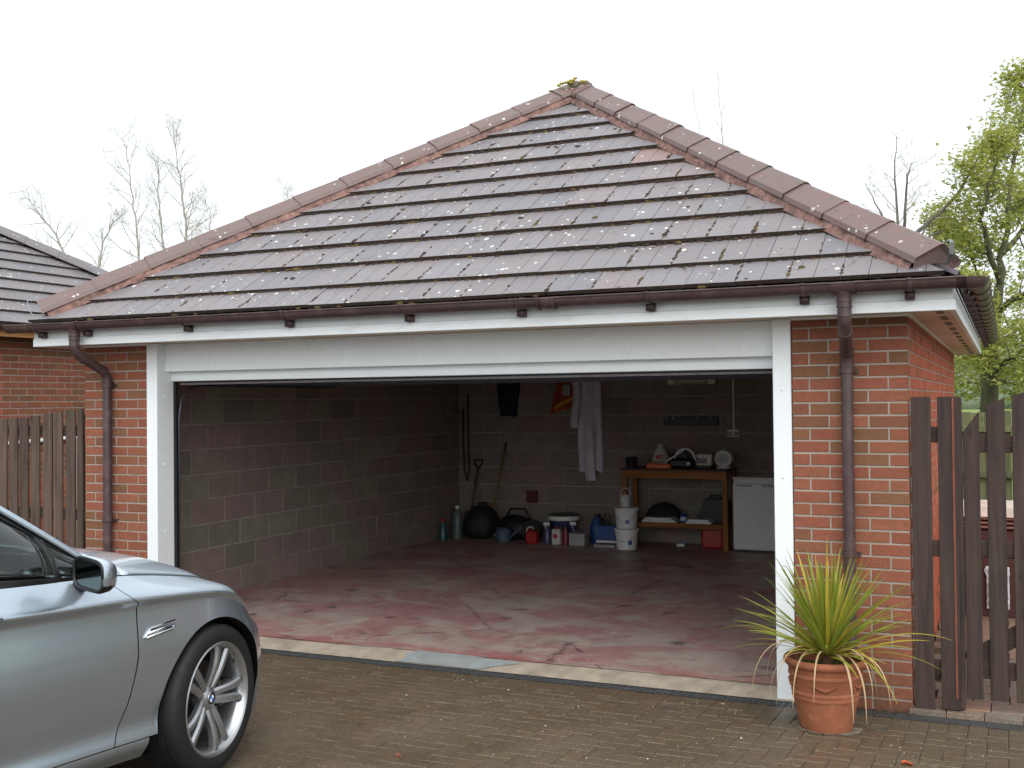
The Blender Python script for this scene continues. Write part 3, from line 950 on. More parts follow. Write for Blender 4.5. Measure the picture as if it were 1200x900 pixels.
def build_garage_roof():
    O = Vector((RX, EY, EZ))
    # sarking deck (closed pyramid) under the tiles
    dk = MB()
    H = ROOF_H - .03
    base = [(-H, EY + .03), (H, EY + .03), (H, EY + .03 + 2 * H), (-H, EY + .03 + 2 * H)]
    for x, y in base: dk.v.append((RX + x, y, EZ - .012 + .0))
    dk.v.append((RX, RYC, EZ - .012 + H * TAN))
    for i in range(4): dk.face((i, (i + 1) % 4, 4))
    dk.face((3, 2, 1, 0))
    roof = obj("roof", dk, plain("roof_felt", (40, 34, 32), .9), garage)
    shared = {}
    far = MB()
    def each(r, polys, x0, d0):
        full = len(polys) == 2 and all(len(p) == 4 and abs(p[0][1] - p[1][1]) < 1e-6 and abs(p[2][1] - p[3][1]) < 1e-6 and abs(p[0][0] - p[3][0]) < 1e-6 and abs(p[1][0] - p[2][0]) < 1e-6 for p in polys)
        dl = polys[0][2][1] - polys[0][0][1] if full else 0
        if full:
            key = round(dl, 3)
            if key not in shared:
                m = MB(); add_tile(m, [[(x - x0, d - d0) for x, d in p] for p in polys], 0, 0); shared[key] = m.mesh("roof_tile", [TILE, MOSS_SHADE])
            j = random.gauss(0, .0012)
            o = link("roof_tile", shared[key], roof, O + Vector((x0, d0 * CT - j * ST, d0 * ST + j * CT)))
            o.rotation_euler = (random.gauss(0, .0025), random.gauss(0, .003), 0)
        else:
            m = MB(); add_tile(m, polys, x0, d0)
            obj("roof_tile", m, [TILE, MOSS_SHADE], roof, loc=O)
        add_tile(far, polys, x0, d0)
    tile_rows(ROOF_H, ROWS, -2.404 - RX, each)
    # the three slopes that this side of the garage hides
    fm = far.mesh("roof_slope", [TILE, MOSS_SHADE])
    apex = Vector((RX, RYC, 0))
    for k in (1, 2, 3):
        o = link("roof_slope", fm, roof, kind="stuff")
        M = Matrix.Translation(apex) @ Matrix.Rotation(k * pi / 2, 4, 'Z') @ Matrix.Translation((0, -ROOF_H, EZ))
        o.matrix_world = M
    hm = hip_tile_mesh(.455, "hip_tile", HIPL)
    hips(roof, RX, EY, EZ + .055, ROOF_H, [(-1, -1), (1, -1), (-1, 1), (1, 1)], HIPL, hm)
    # crown of mortar and yellow moss at the apex
    cap = MB(); tip = Vector((RX, RYC, EZ + .05 + ROOF_H * TAN))
    for i in range(9): ico_lump(cap, tip + Vector((random.uniform(-.09, .09), random.uniform(-.16, .02), random.uniform(-.03, .04))), .07, .07, .04)
    obj("apex_mortar", cap, plain("weathered_mortar", (128, 118, 104), .95, var=.3, scale=20, bump=.7), roof, smooth=True)
    ym = MB()
    for i in range(26): ico_lump(ym, tip + Vector((random.gauss(-.03, .07), random.uniform(-.2, -.02), random.uniform(.0, .065))), .024, .024, .012)
    obj("yellow_moss", ym, plain("yellow_moss", (170, 158, 66), .95, var=.3, scale=40, bump=.7), roof, smooth=True, kind="stuff")
    # moss along noses and side joints
    md, mg = MB(), MB()
    RT = Matrix.Rotation(TH, 3, 'X')
    for r, d0 in enumerate(ROWS):
        hw = ROOF_H - d0 * CT - .1
        x = -hw
        while x < hw:
            dens = .5 + mnoise.noise((x * .9, r * 3.3, 0))
            x += random.uniform(.015, .05) / max(.25, dens + .35)
            if r == 0: h = -.006; dd = d0 - .004
            else: h = .012; dd = d0 - random.uniform(0, .012)
            s = random.uniform(.006, .014) * (1.5 if random.random() < .06 else 1)
            P = O + Vector((x, dd * CT - h * ST, dd * ST + h * CT))
            ico_lump(md if random.random() < .85 else mg, P, s * 2.2, s, s * 1.2, RT)
        # in the side joints
        ph = -2.404 - RX + (.149 if r % 2 else 0)
        i = int(-hw / .298) - 1
        while ph + i * .298 < hw:
            xx = ph + i * .298; i += 1
            if abs(xx) > hw - .2 or random.random() < .35: continue
            for q in range(random.randint(3, 11)):
                dd = d0 + random.uniform(.02, .3) * random.uniform(.4, 1); s = random.uniform(.005, .0105) * (1.7 if random.random() < .1 else 1)
                h = .041 - (dd - d0) * .085
                ico_lump(md if random.random() < .7 else mg, O + Vector((xx + random.gauss(0, .004), dd * CT - h * ST, dd * ST + h * CT)), s, s * 2.2, s * .7, RT)
    # loose cushions
    for q in range(46):
        d = random.uniform(.05, 3.2); hw = ROOF_H - d * CT - .2
        x = random.uniform(-hw, hw); d0 = max(a for a in ROWS if a <= d); h = .041 - (d - d0) * .085; s = random.uniform(.006, .02)
        ico_lump(md if random.random() < .5 else mg, O + Vector((x, d * CT - h * ST, d * ST + h * CT)), s * 1.3, s, s * .6, RT)
    for q in range(10):
        s = random.uniform(.012, .022); x = random.uniform(-2.8, 2.9)
        ico_lump(mg, O + Vector((x, .02, .03)), s * 1.6, s, s * .8, RT)
    obj("moss", md, MOSS_SHADE, roof, smooth=True, kind="stuff")
    obj("moss", mg, MOSS, roof, smooth=True, kind="stuff")
    # hip irons at the two front corners
    for sx in (-1, 1):
        c = Vector((RX + sx * (ROOF_H - .08), EY + .08, EZ + .09))
        out = Vector((sx * .7071, -.7071, 0)); lat = Vector((.7071 * sx, .7071, 0))
        pts = [c - out * .12 + Vector((0, 0, .02)), c + out * .02 - Vector((0, 0, .0)), c + out * .055 + Vector((0, 0, .05)), c + out * .062 + Vector((0, 0, .11)), c + out * .045 + Vector((0, 0, .13)), c + out * .03 + Vector((0, 0, .115))]
        mb = MB()
        for i in range(len(pts) - 1):
            a, b = pts[i], pts[i + 1]
            k = len(mb.v)
            t = (b - a).normalized(); nn = t.cross(lat) * .003
            for p in (a, b):
                for q, w in ((-1, -1), (1, -1), (1, 1), (-1, 1)): mb.v.append(tuple(p + lat * ((.012 * q)) + nn * w))
            for j in range(4): mb.face((k + j, k + (j + 1) % 4, k + 4 + (j + 1) % 4, k + 4 + j))
            mb.face((k, k + 1, k + 2, k + 3)); mb.face((k + 4, k + 5, k + 6, k + 7))
        obj("hip_iron", mb, STEEL, roof)
build_garage_roof()

# ------------------------------------------------------------------ neighbouring brick outbuilding
def build_neighbour():
    global TAN, TH, CT, ST
    H = 3.4
    C = Vector((-9.45 - H, 6.3 - H, 0))
    root = thing("brick_outbuilding", "neighbouring brick outbuilding with a grey lichened tile roof behind the picket fence", "building", C, (0, 0, pi / 2))
    ze = 2.70
    wl = obj("wall", MB().box(-3.1, 3.1, -3.096, 3.1, -.1, 2.6), MORTAR, root)
    rest = MB()
    k = 0
    z = .0
    while z < 2.56:
        x = -3.1 - (.1125 if k % 2 else 0)
        while x < 3.09:
            a, b = max(x, -3.1), min(x + .215, 3.1)
            if b - a > .03:
                if -.95 < a < .75 and z > .95:
                    link("brick", brick_variant(b - a, depth=.05), wl, ((a + b) / 2, -3.1, z + .0325))
                else: rest.box(a, b, -3.1, -3.05, z, z + .065)
            if b - a > .03:
                rest.box(a, b, 3.05, 3.104, z, z + .065)
                rest.box(-3.104, -3.05, a, b, z, z + .065); rest.box(3.05, 3.104, a, b, z, z + .065)
            x += .225
        z += .075; k += 1
    obj("brickwork", rest, m_brick_far, wl, kind="stuff")
    obj("soffit", MB().box(-3.36, 3.36, -3.36, 3.36, 2.585, 2.6), plain("dark_soffit", (60, 44, 36), .7), root)
    obj("fascia_board", MB().box(-3.37, 3.37, -3.37, -3.35, 2.585, 2.70), plain("tan_fascia_wood", (186, 132, 78), .6, stretch=(1, 1, 8)), root)
    g = MB(); R = .056
    n = 10
    for x in (-3.5, 3.5):
        for r in (R, R - .004):
            for q in range(n + 1): g.v.append((x, -3.43 - cos(pi * q / n) * r, 2.715 - sin(pi * q / n) * r))
    m = n + 1
    for q in range(n):
        g.face((q, q + 1, 2 * m + q + 1, 2 * m + q)); g.face((m + q, 3 * m + q, 3 * m + q + 1, m + q + 1))
    for q in (0, n): g.face((q, 2 * m + q, 3 * m + q, m + q))
    obj("gutter", g, GUTTER, root, smooth=40)
    obj("waste_pipe", MB().tube([(-1.75, -3.13, 1.365), (1.3, -3.13, 1.47)], .024, 10), WHITE, root, smooth=40)
    obj("waste_pipe", MB().tube([(.33, -3.14, 1.42), (.33, -3.14, .02)], .03, 10), plain("pale_grey_pipe", (176, 180, 168), .5), root, smooth=40)
    keep = (TAN, TH, CT, ST)
    TAN = .6; TH = math.atan(TAN); CT, ST = cos(TH), sin(TH)
    dk = MB(); h = H - .03
    for x, y in ((-h, -h), (h, -h), (h, h), (-h, h)): dk.v.append((x, y, ze - .012))
    dk.v.append((0, 0, ze - .012 + h * TAN))
    for i in range(4): dk.face((i, (i + 1) % 4, 4))
    dk.face((3, 2, 1, 0))
    roof = obj("roof", dk, plain("roof_felt", (40, 34, 32), .9), root)
    far, vis = MB(), []
    Rm = Matrix.Translation(C) @ Matrix.Rotation(pi / 2, 4, 'Z')
    rest_front = MB()
    def each(r, polys, x0, d0):
        P = Rm @ Vector((x0 + .15, -H + d0 * CT, ze + d0 * ST))
        X, Y, d = px_of(P)
        add_tile(far, polys, x0, d0)
        if d > 1 and -30 < X < 140:
            mb = MB(); add_tile(mb, polys, x0, d0); obj("roof_tile", mb, [TILEG, MOSS_SHADE], roof, loc=(0, -H, ze))
        else: add_tile(rest_front, polys, x0, d0)
    rows = [.03 + .305 * i for i in range(13)]
    tile_rows(H, rows, .07, each)
    obj("roof_slope", rest_front, [TILEG, MOSS_SHADE], roof, loc=(0, -H, ze), kind="stuff")
    fm = far.mesh("roof_slope", [TILEG, MOSS_SHADE])
    for q in (1, 2, 3):
        o = link("roof_slope", fm, roof, kind="stuff")
        o.matrix_local = Matrix.Rotation(q * pi / 2, 4, 'Z') @ Matrix.Translation((0, -H, ze))
    # hips in local space
    hm = hip_tile_mesh(.455, "hip_tile", TILEG)
    apex = Vector((0, 0, ze + .05 + H * TAN))
    for sx, sy in ((-1, -1), (1, -1), (1, 1), (-1, 1)):
        c = Vector((sx * H, sy * H, ze + .05)); d = apex - c; tot = d.length; d.normalize()
        lat = d.cross(Vector((0, 0, 1))).normalized(); nn = lat.cross(d)
        s = .15
        while s < tot - .15:
            p = c + d * s
            o = link("hip_tile", hm, roof)
            o.matrix_local = Matrix(((lat.x, d.x, nn.x, p.x), (lat.y, d.y, nn.y, p.y), (lat.z, d.z, nn.z, p.z), (0, 0, 0, 1)))
            s += .45
    TAN, TH, CT, ST = keep
build_neighbour()

# ------------------------------------------------------------------ picket fence, gate, side passage
def board(w, t, h, top=(0, 0), c=.003):
    """upright board, foot at z=0, front at y=0; top = extra height at its two upper corners"""
    mb = MB()
    x = w / 2
    for y in (0, t):
        mb.v += [(-x, y, 0), (x, y, 0), (x, y, h + top[1]), (-x, y, h + top[0])]
    for f in ((0, 1, 2, 3), (5, 4, 7, 6), (1, 5, 6, 2), (4, 0, 3, 7), (3, 2, 6, 7), (0, 4, 5, 1)): mb.face(f)
    b = bmesh.new()
    vs = [b.verts.new(v) for v in mb.v]
    for f in mb.f: b.faces.new([vs[i] for i in f])
    bmesh.ops.bevel(b, geom=b.edges[:], offset=c, segments=1, affect='EDGES')
    m = MB(); m.addbm(b); b.free()
    return m

def build_left_fence():
    root = thing("picket_fence", "weathered brown picket fence with a dipping top joining the brick pier", "fence")
    x = -6.395
    i = 0
    while x > -9.7:
        top = 1.69 + .115 * ((x + 7.9) / 1.55) ** 2
        o = obj("pale", board(.098 if i else .06, .02, top - .04 + random.uniform(-.006, .006)), FENCEW, root, loc=(x, .0, .04), rot=(0, random.gauss(0, .004), 0))
        x -= .128 if i else .108
        i += 1
    for z in (1.609, .925, .25): obj("rail", MB().cbox(-9.74, -6.34, .021, .06, z - .045, z + .045, .004), RAILW, root)
    obj("post", MB().cbox(-9.74, -9.66, .062, .14, -.05, 1.75, .005), FENCEW, root)
    obj("post", MB().cbox(-6.42, -6.345, .062, .14, -.05, 1.75, .005), FENCEW, root)
build_left_fence()

def build_right_gate():
    fp = thing("fence_panel", "short dark stained two board panel fixed between the brick pier and the gate", "fence", (0, 0, 0))
    for x0, x1, zb in ((.013, .12, .02), (.156, .258, .035)):
        obj("board", board(x1 - x0, .022, 1.818 - zb), GATEW, fp, loc=((x0 + x1) / 2, 0, zb))
    obj("gate_post", MB().cbox(.19, .283, .024, .11, .04, 1.815, .004), GATEW, fp)
    obj("edge_strip", MB().cbox(.232, .244, -.006, -.001, .1, 1.81, .002), plain("raw_orange_wood_edge", (118, 64, 44), .6, var=.3, stretch=(8, 8, 1)), fp)
    for z in (1.60, .945, .26): obj("rail", MB().cbox(.015, .185, .024, .06, z - .045, z + .045, .004), RAILW, fp)
    # stub under the gate post
    obj("post_foot", MB().cbox(.2, .27, .03, .1, -.03, .04, .004), plain("dark_metal_shoe", (40, 36, 34), .6), fp)
    g = thing("garden_gate", "dark stained arched garden gate of upright boards with a diagonal brace", "gate", (0, 0, 0))
    def arch(x): return 1.56 + .30 * (1 - ((x - .80) / .52) ** 2) ** .5 if abs(x - .8) < .52 else 1.56
    x = .289
    while x < 1.25:
        w = .098 if x > .3 else .086
        a, b = arch(x), arch(x + w)
        o = obj("board", board(w, .02, 1.45, (a - .098 - 1.45, b - .098 - 1.45)), GATEW, g, loc=(x + w / 2, .045, .098 + random.uniform(-.004, .004)))
        x += w + .036
    for z in (1.545, .947, .262): obj("rail", MB().cbox(.291, 1.29, .066, .1, z - .048, z + .048, .004), RAILW, g)
    # diagonal brace
    a, b = Vector((.30, .083, .30)), Vector((1.2, .083, .90))
    d = (b - a).normalized(); n = Vector((-d.z, 0, d.x)) * .05
    mb = MB()
    c8 = [a - n + Vector((0, -.016, 0)), b - n + Vector((0, -.016, 0)), b - n + Vector((0, .016, 0)), a - n + Vector((0, .016, 0)),
          a + n + Vector((0, -.016, 0)), b + n + Vector((0, -.016, 0)), b + n + Vector((0, .016, 0)), a + n + Vector((0, .016, 0))]
    mb.quadbox(c8); obj("brace", mb, RAILW, g)
    p = thing("gate_post", "square dark stained post beyond the arched gate", "post", (0, 0, 0))
    obj("shaft", MB().cbox(1.33, 1.43, .02, .12, -.05, 1.84, .005), GATEW, p)
    obj("cap", MB().cbox(1.32, 1.44, .01, .13, 1.841, 1.865, .006), GATEW, p)
build_right_gate()

def build_passage():
    root = link("side_path", None, None, (0, 0, 0), kind="structure", label="pale pink paved side path beyond the gate")
    me = paver_mesh(.195, .092, PINKP).mesh("paver", PINKP)
    for i in range(8): link("paver", me, root, (.08 + i * .2, .012, .028), (random.gauss(0, .01), random.gauss(0, .01), 0))
    me2 = paver_mesh(.195, .195, PINKP).mesh("paver", PINKP)
    rest = MB()
    for j in range(36):
        for i in range(8):
            x, y, z = .11 + i * .2 + (.1 if j % 2 else 0), .165 + j * .2, .03
            if j < 7: link("paver", me2, root, (x, y, z + random.uniform(-.002, .002)), (random.gauss(0, .008), random.gauss(0, .008), 0))
            else: rest.box(x - .0975, x + .0975, y - .0975, y + .0975, z - .04, z)
    obj("paving", rest, PINKP, root, kind="stuff")
    # chest with a pale top standing in the passage
    c = thing("garden_chest", "dark red slatted garden chest with a pale top behind the gate", "chest", (.62, 3.2, .031))
    maroon = plain("dark_red_stain", (72, 34, 30), .6, var=.2, stretch=(1, 1, 6))
    obj("body", MB().cbox(-.5, .55, -.2, .3, 0, .70, .006), maroon, c)
    for z in (.715, .75, .785): obj("slat", MB().cbox(-.52, .57, -.22, .32, z, z + .02, .003), plain("reddish_slat", (132, 84, 72), .6), c)
    for sx in (-.48, .5): obj("batten", MB().box(sx, sx + .04, -.2, .28, .70, .806), maroon, c)
    obj("lid", MB().cbox(-.54, .59, -.24, .34, .807, .90, .006), plain("cream_lid", (222, 208, 192), .5), c)
    bag = MB()
    bag.grid(lambda a, b: (-.09 + a * .17 + .03 * mnoise.noise((a * 4, b * 5, 5)), -.012 - .05 * sin(pi * a) * sin(pi * b) - .03 * mnoise.noise((a * 7, b * 11, 1)), b * .34), 12, 16)
    bag.grid(lambda a, b: (-.09 + a * .17, .0, b * .34), 1, 1)
    obj("paper_bag", bag, plain("white_paper", (186, 187, 190), .7, var=.25, scale=18), smooth=True, loc=(.44, 2.985, .1), label="crumpled white paper bag leaning on the dark red chest", category="bag")
    f = thing("board_fence", "green weathered board fence closing the far end of the side passage", "fence", (0, 0, 0))
    x = -1.6; i = 0
    while x < 3.2:
        obj("board", board(.145, .02, 1.63 + random.uniform(-.012, .012)), GREENW, f, loc=(x, 8.0 + (.012 if i % 2 else 0), 0))
        x += .15; i += 1
    for z in (1.42, .86, .3): obj("rail", MB().cbox(-1.7, 3.3, 7.94, 7.998, z - .04, z + .04, .005), GREENW, f)
build_passage()

# ------------------------------------------------------------------ fields, hill, trees
def build_far():
    t = NT("meadow_grass"); p = t.pos()
    c = t.mix(t.rng(t.noise(p, .02, 4), .4, .6), srgb(118, 138, 74), srgb(138, 148, 84))
    c = t.mix(t.rng(t.noise(p, 3, 5), .4, .7, 0, .5), c, srgb(84, 100, 52))
    t.set(base=c, rough=.9, spec=.2)
    mb = MB().grid(lambda a, b: (-400 + a * 800, 8.3 + b * 400, -.004 - .0 * b), 8, 8, flip=False)
    obj("field", mb, t.mat, kind="structure", label="green field behind the garden fence")
    t2 = NT("hill_fields"); p = t2.pos()
    v = t2.vor(t2.pos((1, .5, 1)), .012, out="Color"); s = t2.n("SeparateColor"); t2.l(v, s.inputs[0])
    c = t2.ramp(s.outputs[0], [(0, srgb(128, 152, 96)), (.5, srgb(140, 166, 108)), (1, srgb(120, 140, 92))])
    t2.set(base=c, rough=.9, spec=.1)
    def hz(x, y):
        s = max(0, min(1, (y - 150) / 230)); s = s * s * (3 - 2 * s)
        return -.3 + s * (15 + 5 * mnoise.noise((x * .006, 0, 2)))
    mb = MB().grid(lambda a, b: (-500 + a * 1000, 140 + b * 300, hz(-500 + a * 1000, 140 + b * 300)), 60, 20)
    obj("hill", mb, t2.mat, smooth=True, kind="structure", label="pale green hill with hedgerows on the skyline")
    # hedgerows / woods on the hill: nobody can count them
    hd = MB()
    for row in range(7):
        y0 = 170 + row * 34
        x = -260
        while x < 320:
            y = y0 + 10 * mnoise.noise((x * .02, row, 0)) + x * .06 * (1 if row % 2 else -1)
            if mnoise.noise((x * .03, row * 5, 3)) > -.25:
                s = random.uniform(1.6, 3.4)
                ico_lump(hd, (x, y, hz(x, y) + s * .7), s * 1.2, s, s * random.uniform(.8, 1.3))
            x += random.uniform(2.2, 5)
    obj("hedgerows", hd, plain("distant_trees", (120, 132, 118), .9, var=.25, scale=.5), smooth=True, kind="stuff", label="distant hedgerow trees on the hill")
build_far()

BARK = plain("grey_bark", (104, 98, 88), .9, var=.3, scale=20, bump=.6, stretch=(1, 1, .2))
BARKG = plain("green_grey_bark", (74, 72, 56), .9, var=.35, scale=14, bump=.7, dirt=((110, 118, 70), 3, .6), stretch=(1, 1, .25))
TWIG = plain("twig_bark", (168, 160, 150), .9, var=.3, scale=10, bump=0)

BIRCH = plain("pale_birch_bark", (158, 152, 144), .9, var=.25, scale=12, bump=.4)

def wander(p0, d, L, n, wob, lift):
    pts = [Vector(p0)]; d = Vector(d).normalized()
    for i in range(n):
        d = (d + Vector((random.gauss(0, wob), random.gauss(0, wob), random.gauss(0, wob) + lift))).normalized()
        pts.append(pts[-1] + d * (L / n))
    return pts

def twigs(mb, pts, r0, L, level, per, maxlev=2, ends=None, wob=.12, lift=.06, start=.25):
    tot = len(pts) - 1
    for k in range(per):
        s = start + (1 - start) * (k + random.random()) / per
        i = min(int(s * tot), tot - 1); t = s * tot - i
        p = pts[i].lerp(pts[i + 1], t)
        ax = (pts[i + 1] - pts[i]).normalized()
        a = random.uniform(0, 2 * pi)
        o = ax.orthogonal().normalized(); o2 = ax.cross(o)
        side = o * cos(a) + o2 * sin(a)
        d = ax * random.uniform(.5, .95) + side * random.uniform(.7, 1.05)
        l = L * random.uniform(.55, 1.1) * (1.15 - .6 * s)
        r = r0 * (1 - .65 * s) * .55
        q = wander(p, d, l, 5 if level < maxlev else 3, wob, lift)
        mb.tube(q, [max(.0018, r * (1 - .75 * j / (len(q) - 1))) for j in range(len(q))], 4 if level else 5, caps=False)
        if level < maxlev: twigs(mb, q, r, l * .55, level + 1, max(3, int(per * .45)), maxlev, ends, wob, lift)
        elif ends is not None: ends.append((q[-1], (q[-1] - q[-2]).normalized()))
        if ends is not None and level >= maxlev - 1: ends.append((q[len(q) // 2], d.normalized()))

def stem_tree(name, label, path, r0, L, per, group=None, maxlev=2, bark=BARK, seed=0, lift=.08, start=.3):
    """path: list of points from the ground up"""
    random.seed(seed)
    root = thing(name, label, "tree", path[0], group=group)
    base = Vector(path[0])
    P = [Vector(p) - base for p in path]
    # smooth path
    S = []
    for i in range(len(P) - 1):
        a, b = P[i], P[i + 1]
        for j in range(4): S.append(a.lerp(b, j / 4) + Vector((random.gauss(0, .02), random.gauss(0, .02), 0)) * (0 if j == 0 else 1))
    S.append(P[-1])
    n = len(S) - 1
    obj("trunk", MB().tube(S, [max(.006, r0 * (1 - .93 * (i / n) ** .9)) for i in range(n + 1)], 8, caps=False), bark, root, smooth=True)
    cr = MB()
    twigs(cr, S, r0 * .7, L, 0, per, maxlev, lift=lift, start=start)
    obj("crown", cr, TWIG, root, smooth=True)
    return root

def px_path(pts, depth):
    """photo pixels at one distance; first point is dropped to the ground"""
    P = [at(x, y, depth) for x, y in pts]
    g = P[0].copy(); g.z = -.02
    return [g] + P

def build_trees():
    g = "bare birches beyond the roofs"
    specs = [  # (pixels bottom to top, depth, radius, twig length, count, label)
        ([(78, 330), (76, 300), (66, 275), (48, 255), (38, 240), (22, 220)], 30, .10, 1.1, 13, "bare birch bending over the neighbouring grey roof"),
        ([(112, 360), (115, 318), (120, 285), (128, 265), (146, 250)], 27, .08, 1.0, 12, "small bare birch with a kinked stem above the junction of both roofs"),
        ([(164, 360), (163, 310), (160, 265), (153, 220), (148, 175), (144, 160)], 31, .095, 1.35, 15, "slender bare birch leaning slightly, beside the kinked birch"),
        ([(194, 340), (193, 300), (190, 270), (186, 230), (185, 205), (187, 180)], 32, .10, 1.3, 15, "pale stemmed bare birch between two taller slender birches"),
        ([(220, 330), (219, 290), (216, 250), (212, 215), (207, 180), (206, 150)], 30, .11, 1.35, 16, "tallest bare birch standing straight behind the hip tiles"),
        ([(250, 320), (247, 275), (244, 250), (240, 235)], 29, .06, 1.1, 12, "low spreading bare birch close above the brown hip tiles"),
        ([(340, 260), (338, 235), (334, 215)], 34, .06, .9, 12, "faint twiggy treetop showing just above the hip tiles"),
        ([(848, 230), (847, 165), (844, 130), (841, 85)], 26, .045, .9, 7, "thin bare sapling top rising behind the roof slope"),
        ([(823, 220), (820, 155), (812, 105)], 27, .03, .5, 4, "single bare twig poking up beside the sapling top"),
    ]
    for i, (px, dep, r, L, per, lab) in enumerate(specs):
        stem_tree("birch_tree", lab, px_path(px, dep), r * .5, L, int(per * 1.5), g, 2, bark=BIRCH, seed=20 + i)
    # bare tree with a long whip-like limb, behind the right end of the roof
    random.seed(51)
    dep = 15
    base = at(1066, 330, dep); base.z = -.02
    root = thing("bare_tree", "bare tree with one long curved limb sweeping upward behind the gutter corner", "tree", base)
    tr, cr = MB(), MB()
    loc = lambda pts: [at(x, y, dep + dz) - base for x, y, dz in pts]
    stem = [Vector((0, 0, 0))] + loc([(1066, 420, 0), (1064, 340, 0), (1060, 300, 0)])
    tr.tube(stem, [.12, .1, .08, .06], 8, caps=False)
    limbs = [([(1060, 300, 0), (1054, 275, 0), (1050, 235, .1), (1049, 200, .1), (1051, 160, .2)], .028, .55, 9),
             ([(1058, 290, 0), (1060, 260, -.2), (1061, 225, -.2), (1063, 205, -.3), (1069, 190, -.3)], .026, .5, 9),
             ([(1060, 300, 0), (1066, 282, .1), (1084, 264, .1), (1104, 247, 0), (1122, 228, 0), (1136, 205, 0), (1150, 178, .1), (1158, 155, .1), (1164, 128, .1)], .034, .35, 5),
             ([(1078, 292, 0), (1082, 270, 0), (1087, 246, 0)], .022, .2, 3),
             ([(1078, 288, 0), (1092, 276, .1), (1110, 268, .2), (1122, 262, .2)], .02, .25, 4),
             ([(1058, 295, 0), (1040, 262, .3), (1026, 238, .4), (1014, 215, .5)], .02, .45, 9)]
    for pts, r, L, per in limbs:
        P = loc(pts); S = []
        for i in range(len(P) - 1):
            for j in range(3): S.append(P[i].lerp(P[i + 1], j / 3) + Vector((random.gauss(0, .008), random.gauss(0, .008), random.gauss(0, .008))))
        S.append(P[-1]); n = len(S) - 1
        tr.tube(S, [max(.005, r * (1 - .85 * i / n)) for i in range(n + 1)], 6, caps=False)
        twigs(cr, S, r * .7, L, 0, per, 2, lift=.05)
    obj("trunk", tr, BARK, root, smooth=True)
    obj("crown", cr, TWIG, root, smooth=True)

    # sycamore coming into leaf
    random.seed(77)
    dep = 15.5
    base = at(1160, 480, dep); base.z = -.02
    root = thing("sycamore_tree", "sycamore coming into yellow green leaf behind the garden gate", "tree", base)
    tr, cr = MB(), MB()
    loc = lambda pts: [at(x, y, dep + dz) - base for x, y, dz in pts]
    stem = [Vector((0, 0, 0))] + loc([(1159, 480, 0), (1161, 440, 0), (1163, 405, 0), (1167, 370, 0), (1171, 335, .1)])
    tr.tube(stem, [.15, .125, .112, .10, .08, .062], 10, caps=False)
    limbs = [([(1171, 335, .1), (1174, 290, .2), (1181, 240, .2), (1186, 190, .3), (1196, 135, .4), (1204, 95, .5)], .05, .9, 15),
             ([(1167, 370, 0), (1185, 352, -.3), (1205, 340, -.6), (1240, 318, -.9), (1275, 300, -1)], .045, .95, 13),
             ([(1165, 385, 0), (1150, 340, .4), (1136, 305, .7), (1124, 285, .9), (1108, 268, 1)], .03, .7, 13),
             ([(1164, 395, 0), (1148, 378, -.3), (1135, 362, -.5), (1126, 340, -.6)], .026, .6, 12),
             ([(1163, 405, 0), (1180, 392, .4), (1198, 385, .8), (1225, 372, 1.2), (1260, 355, 1.4)], .042, .9, 12),
             ([(1161, 430, 0), (1146, 415, -.5), (1132, 408, -.9), (1118, 418, -1.2)], .03, .6, 10),
             ([(1162, 440, 0), (1178, 425, -.5), (1192, 415, -.8), (1215, 412, -1.1)], .032, .7, 11),
             ([(1171, 335, .1), (1158, 290, -.3), (1152, 255, -.5), (1160, 215, -.6), (1172, 180, -.6)], .045, .8, 12),
             ([(1174, 300, .2), (1196, 268, .6), (1222, 230, .9), (1246, 185, 1.1)], .045, .9, 12),
             ([(1160, 455, 0), (1142, 448, .6), (1128, 452, 1.0)], .022, .5, 8),
             ([(1161, 450, 0), (1176, 446, .5), (1192, 452, .8), (1212, 450, 1)], .022, .55, 9)]
    ends = []
    for pts, r, L, per in limbs:
        P = loc(pts); S = []
        for i in range(len(P) - 1):
            for j in range(3): S.append(P[i].lerp(P[i + 1], j / 3) + Vector((random.gauss(0, .02), random.gauss(0, .02), random.gauss(0, .02))))
        S.append(P[-1]); n = len(S) - 1
        tr.tube(S, [max(.012, r * (1 - .8 * i / n)) for i in range(n + 1)], 7, caps=False)
        twigs(cr, S, r * .6, L, 0, per, 2, ends, lift=.05, start=.2)
    obj("trunk", tr, BARKG, root, smooth=True)
    obj("crown", cr, BARKG, root, smooth=True)
    t = NT("spring_leaf")
    gi = t.n("NewGeometry").outputs["Random Per Island"]
    c = t.ramp(gi, [(0, srgb(168, 176, 92)), (.35, srgb(188, 190, 106)), (.7, srgb(156, 168, 86)), (1, srgb(198, 194, 122))])
    t.set(base=c, rough=.5, spec=.3)
    tl = t.n("BsdfTranslucent"); t.l(c, tl.inputs["Color"])
    mx = t.n("MixShader"); mx.inputs[0].default_value = .5
    t.l(t.b.outputs[0], mx.inputs[1]); t.l(tl.outputs[0], mx.inputs[2]); t.l(mx.outputs[0], t.out.inputs["Surface"])
    lv = MB()
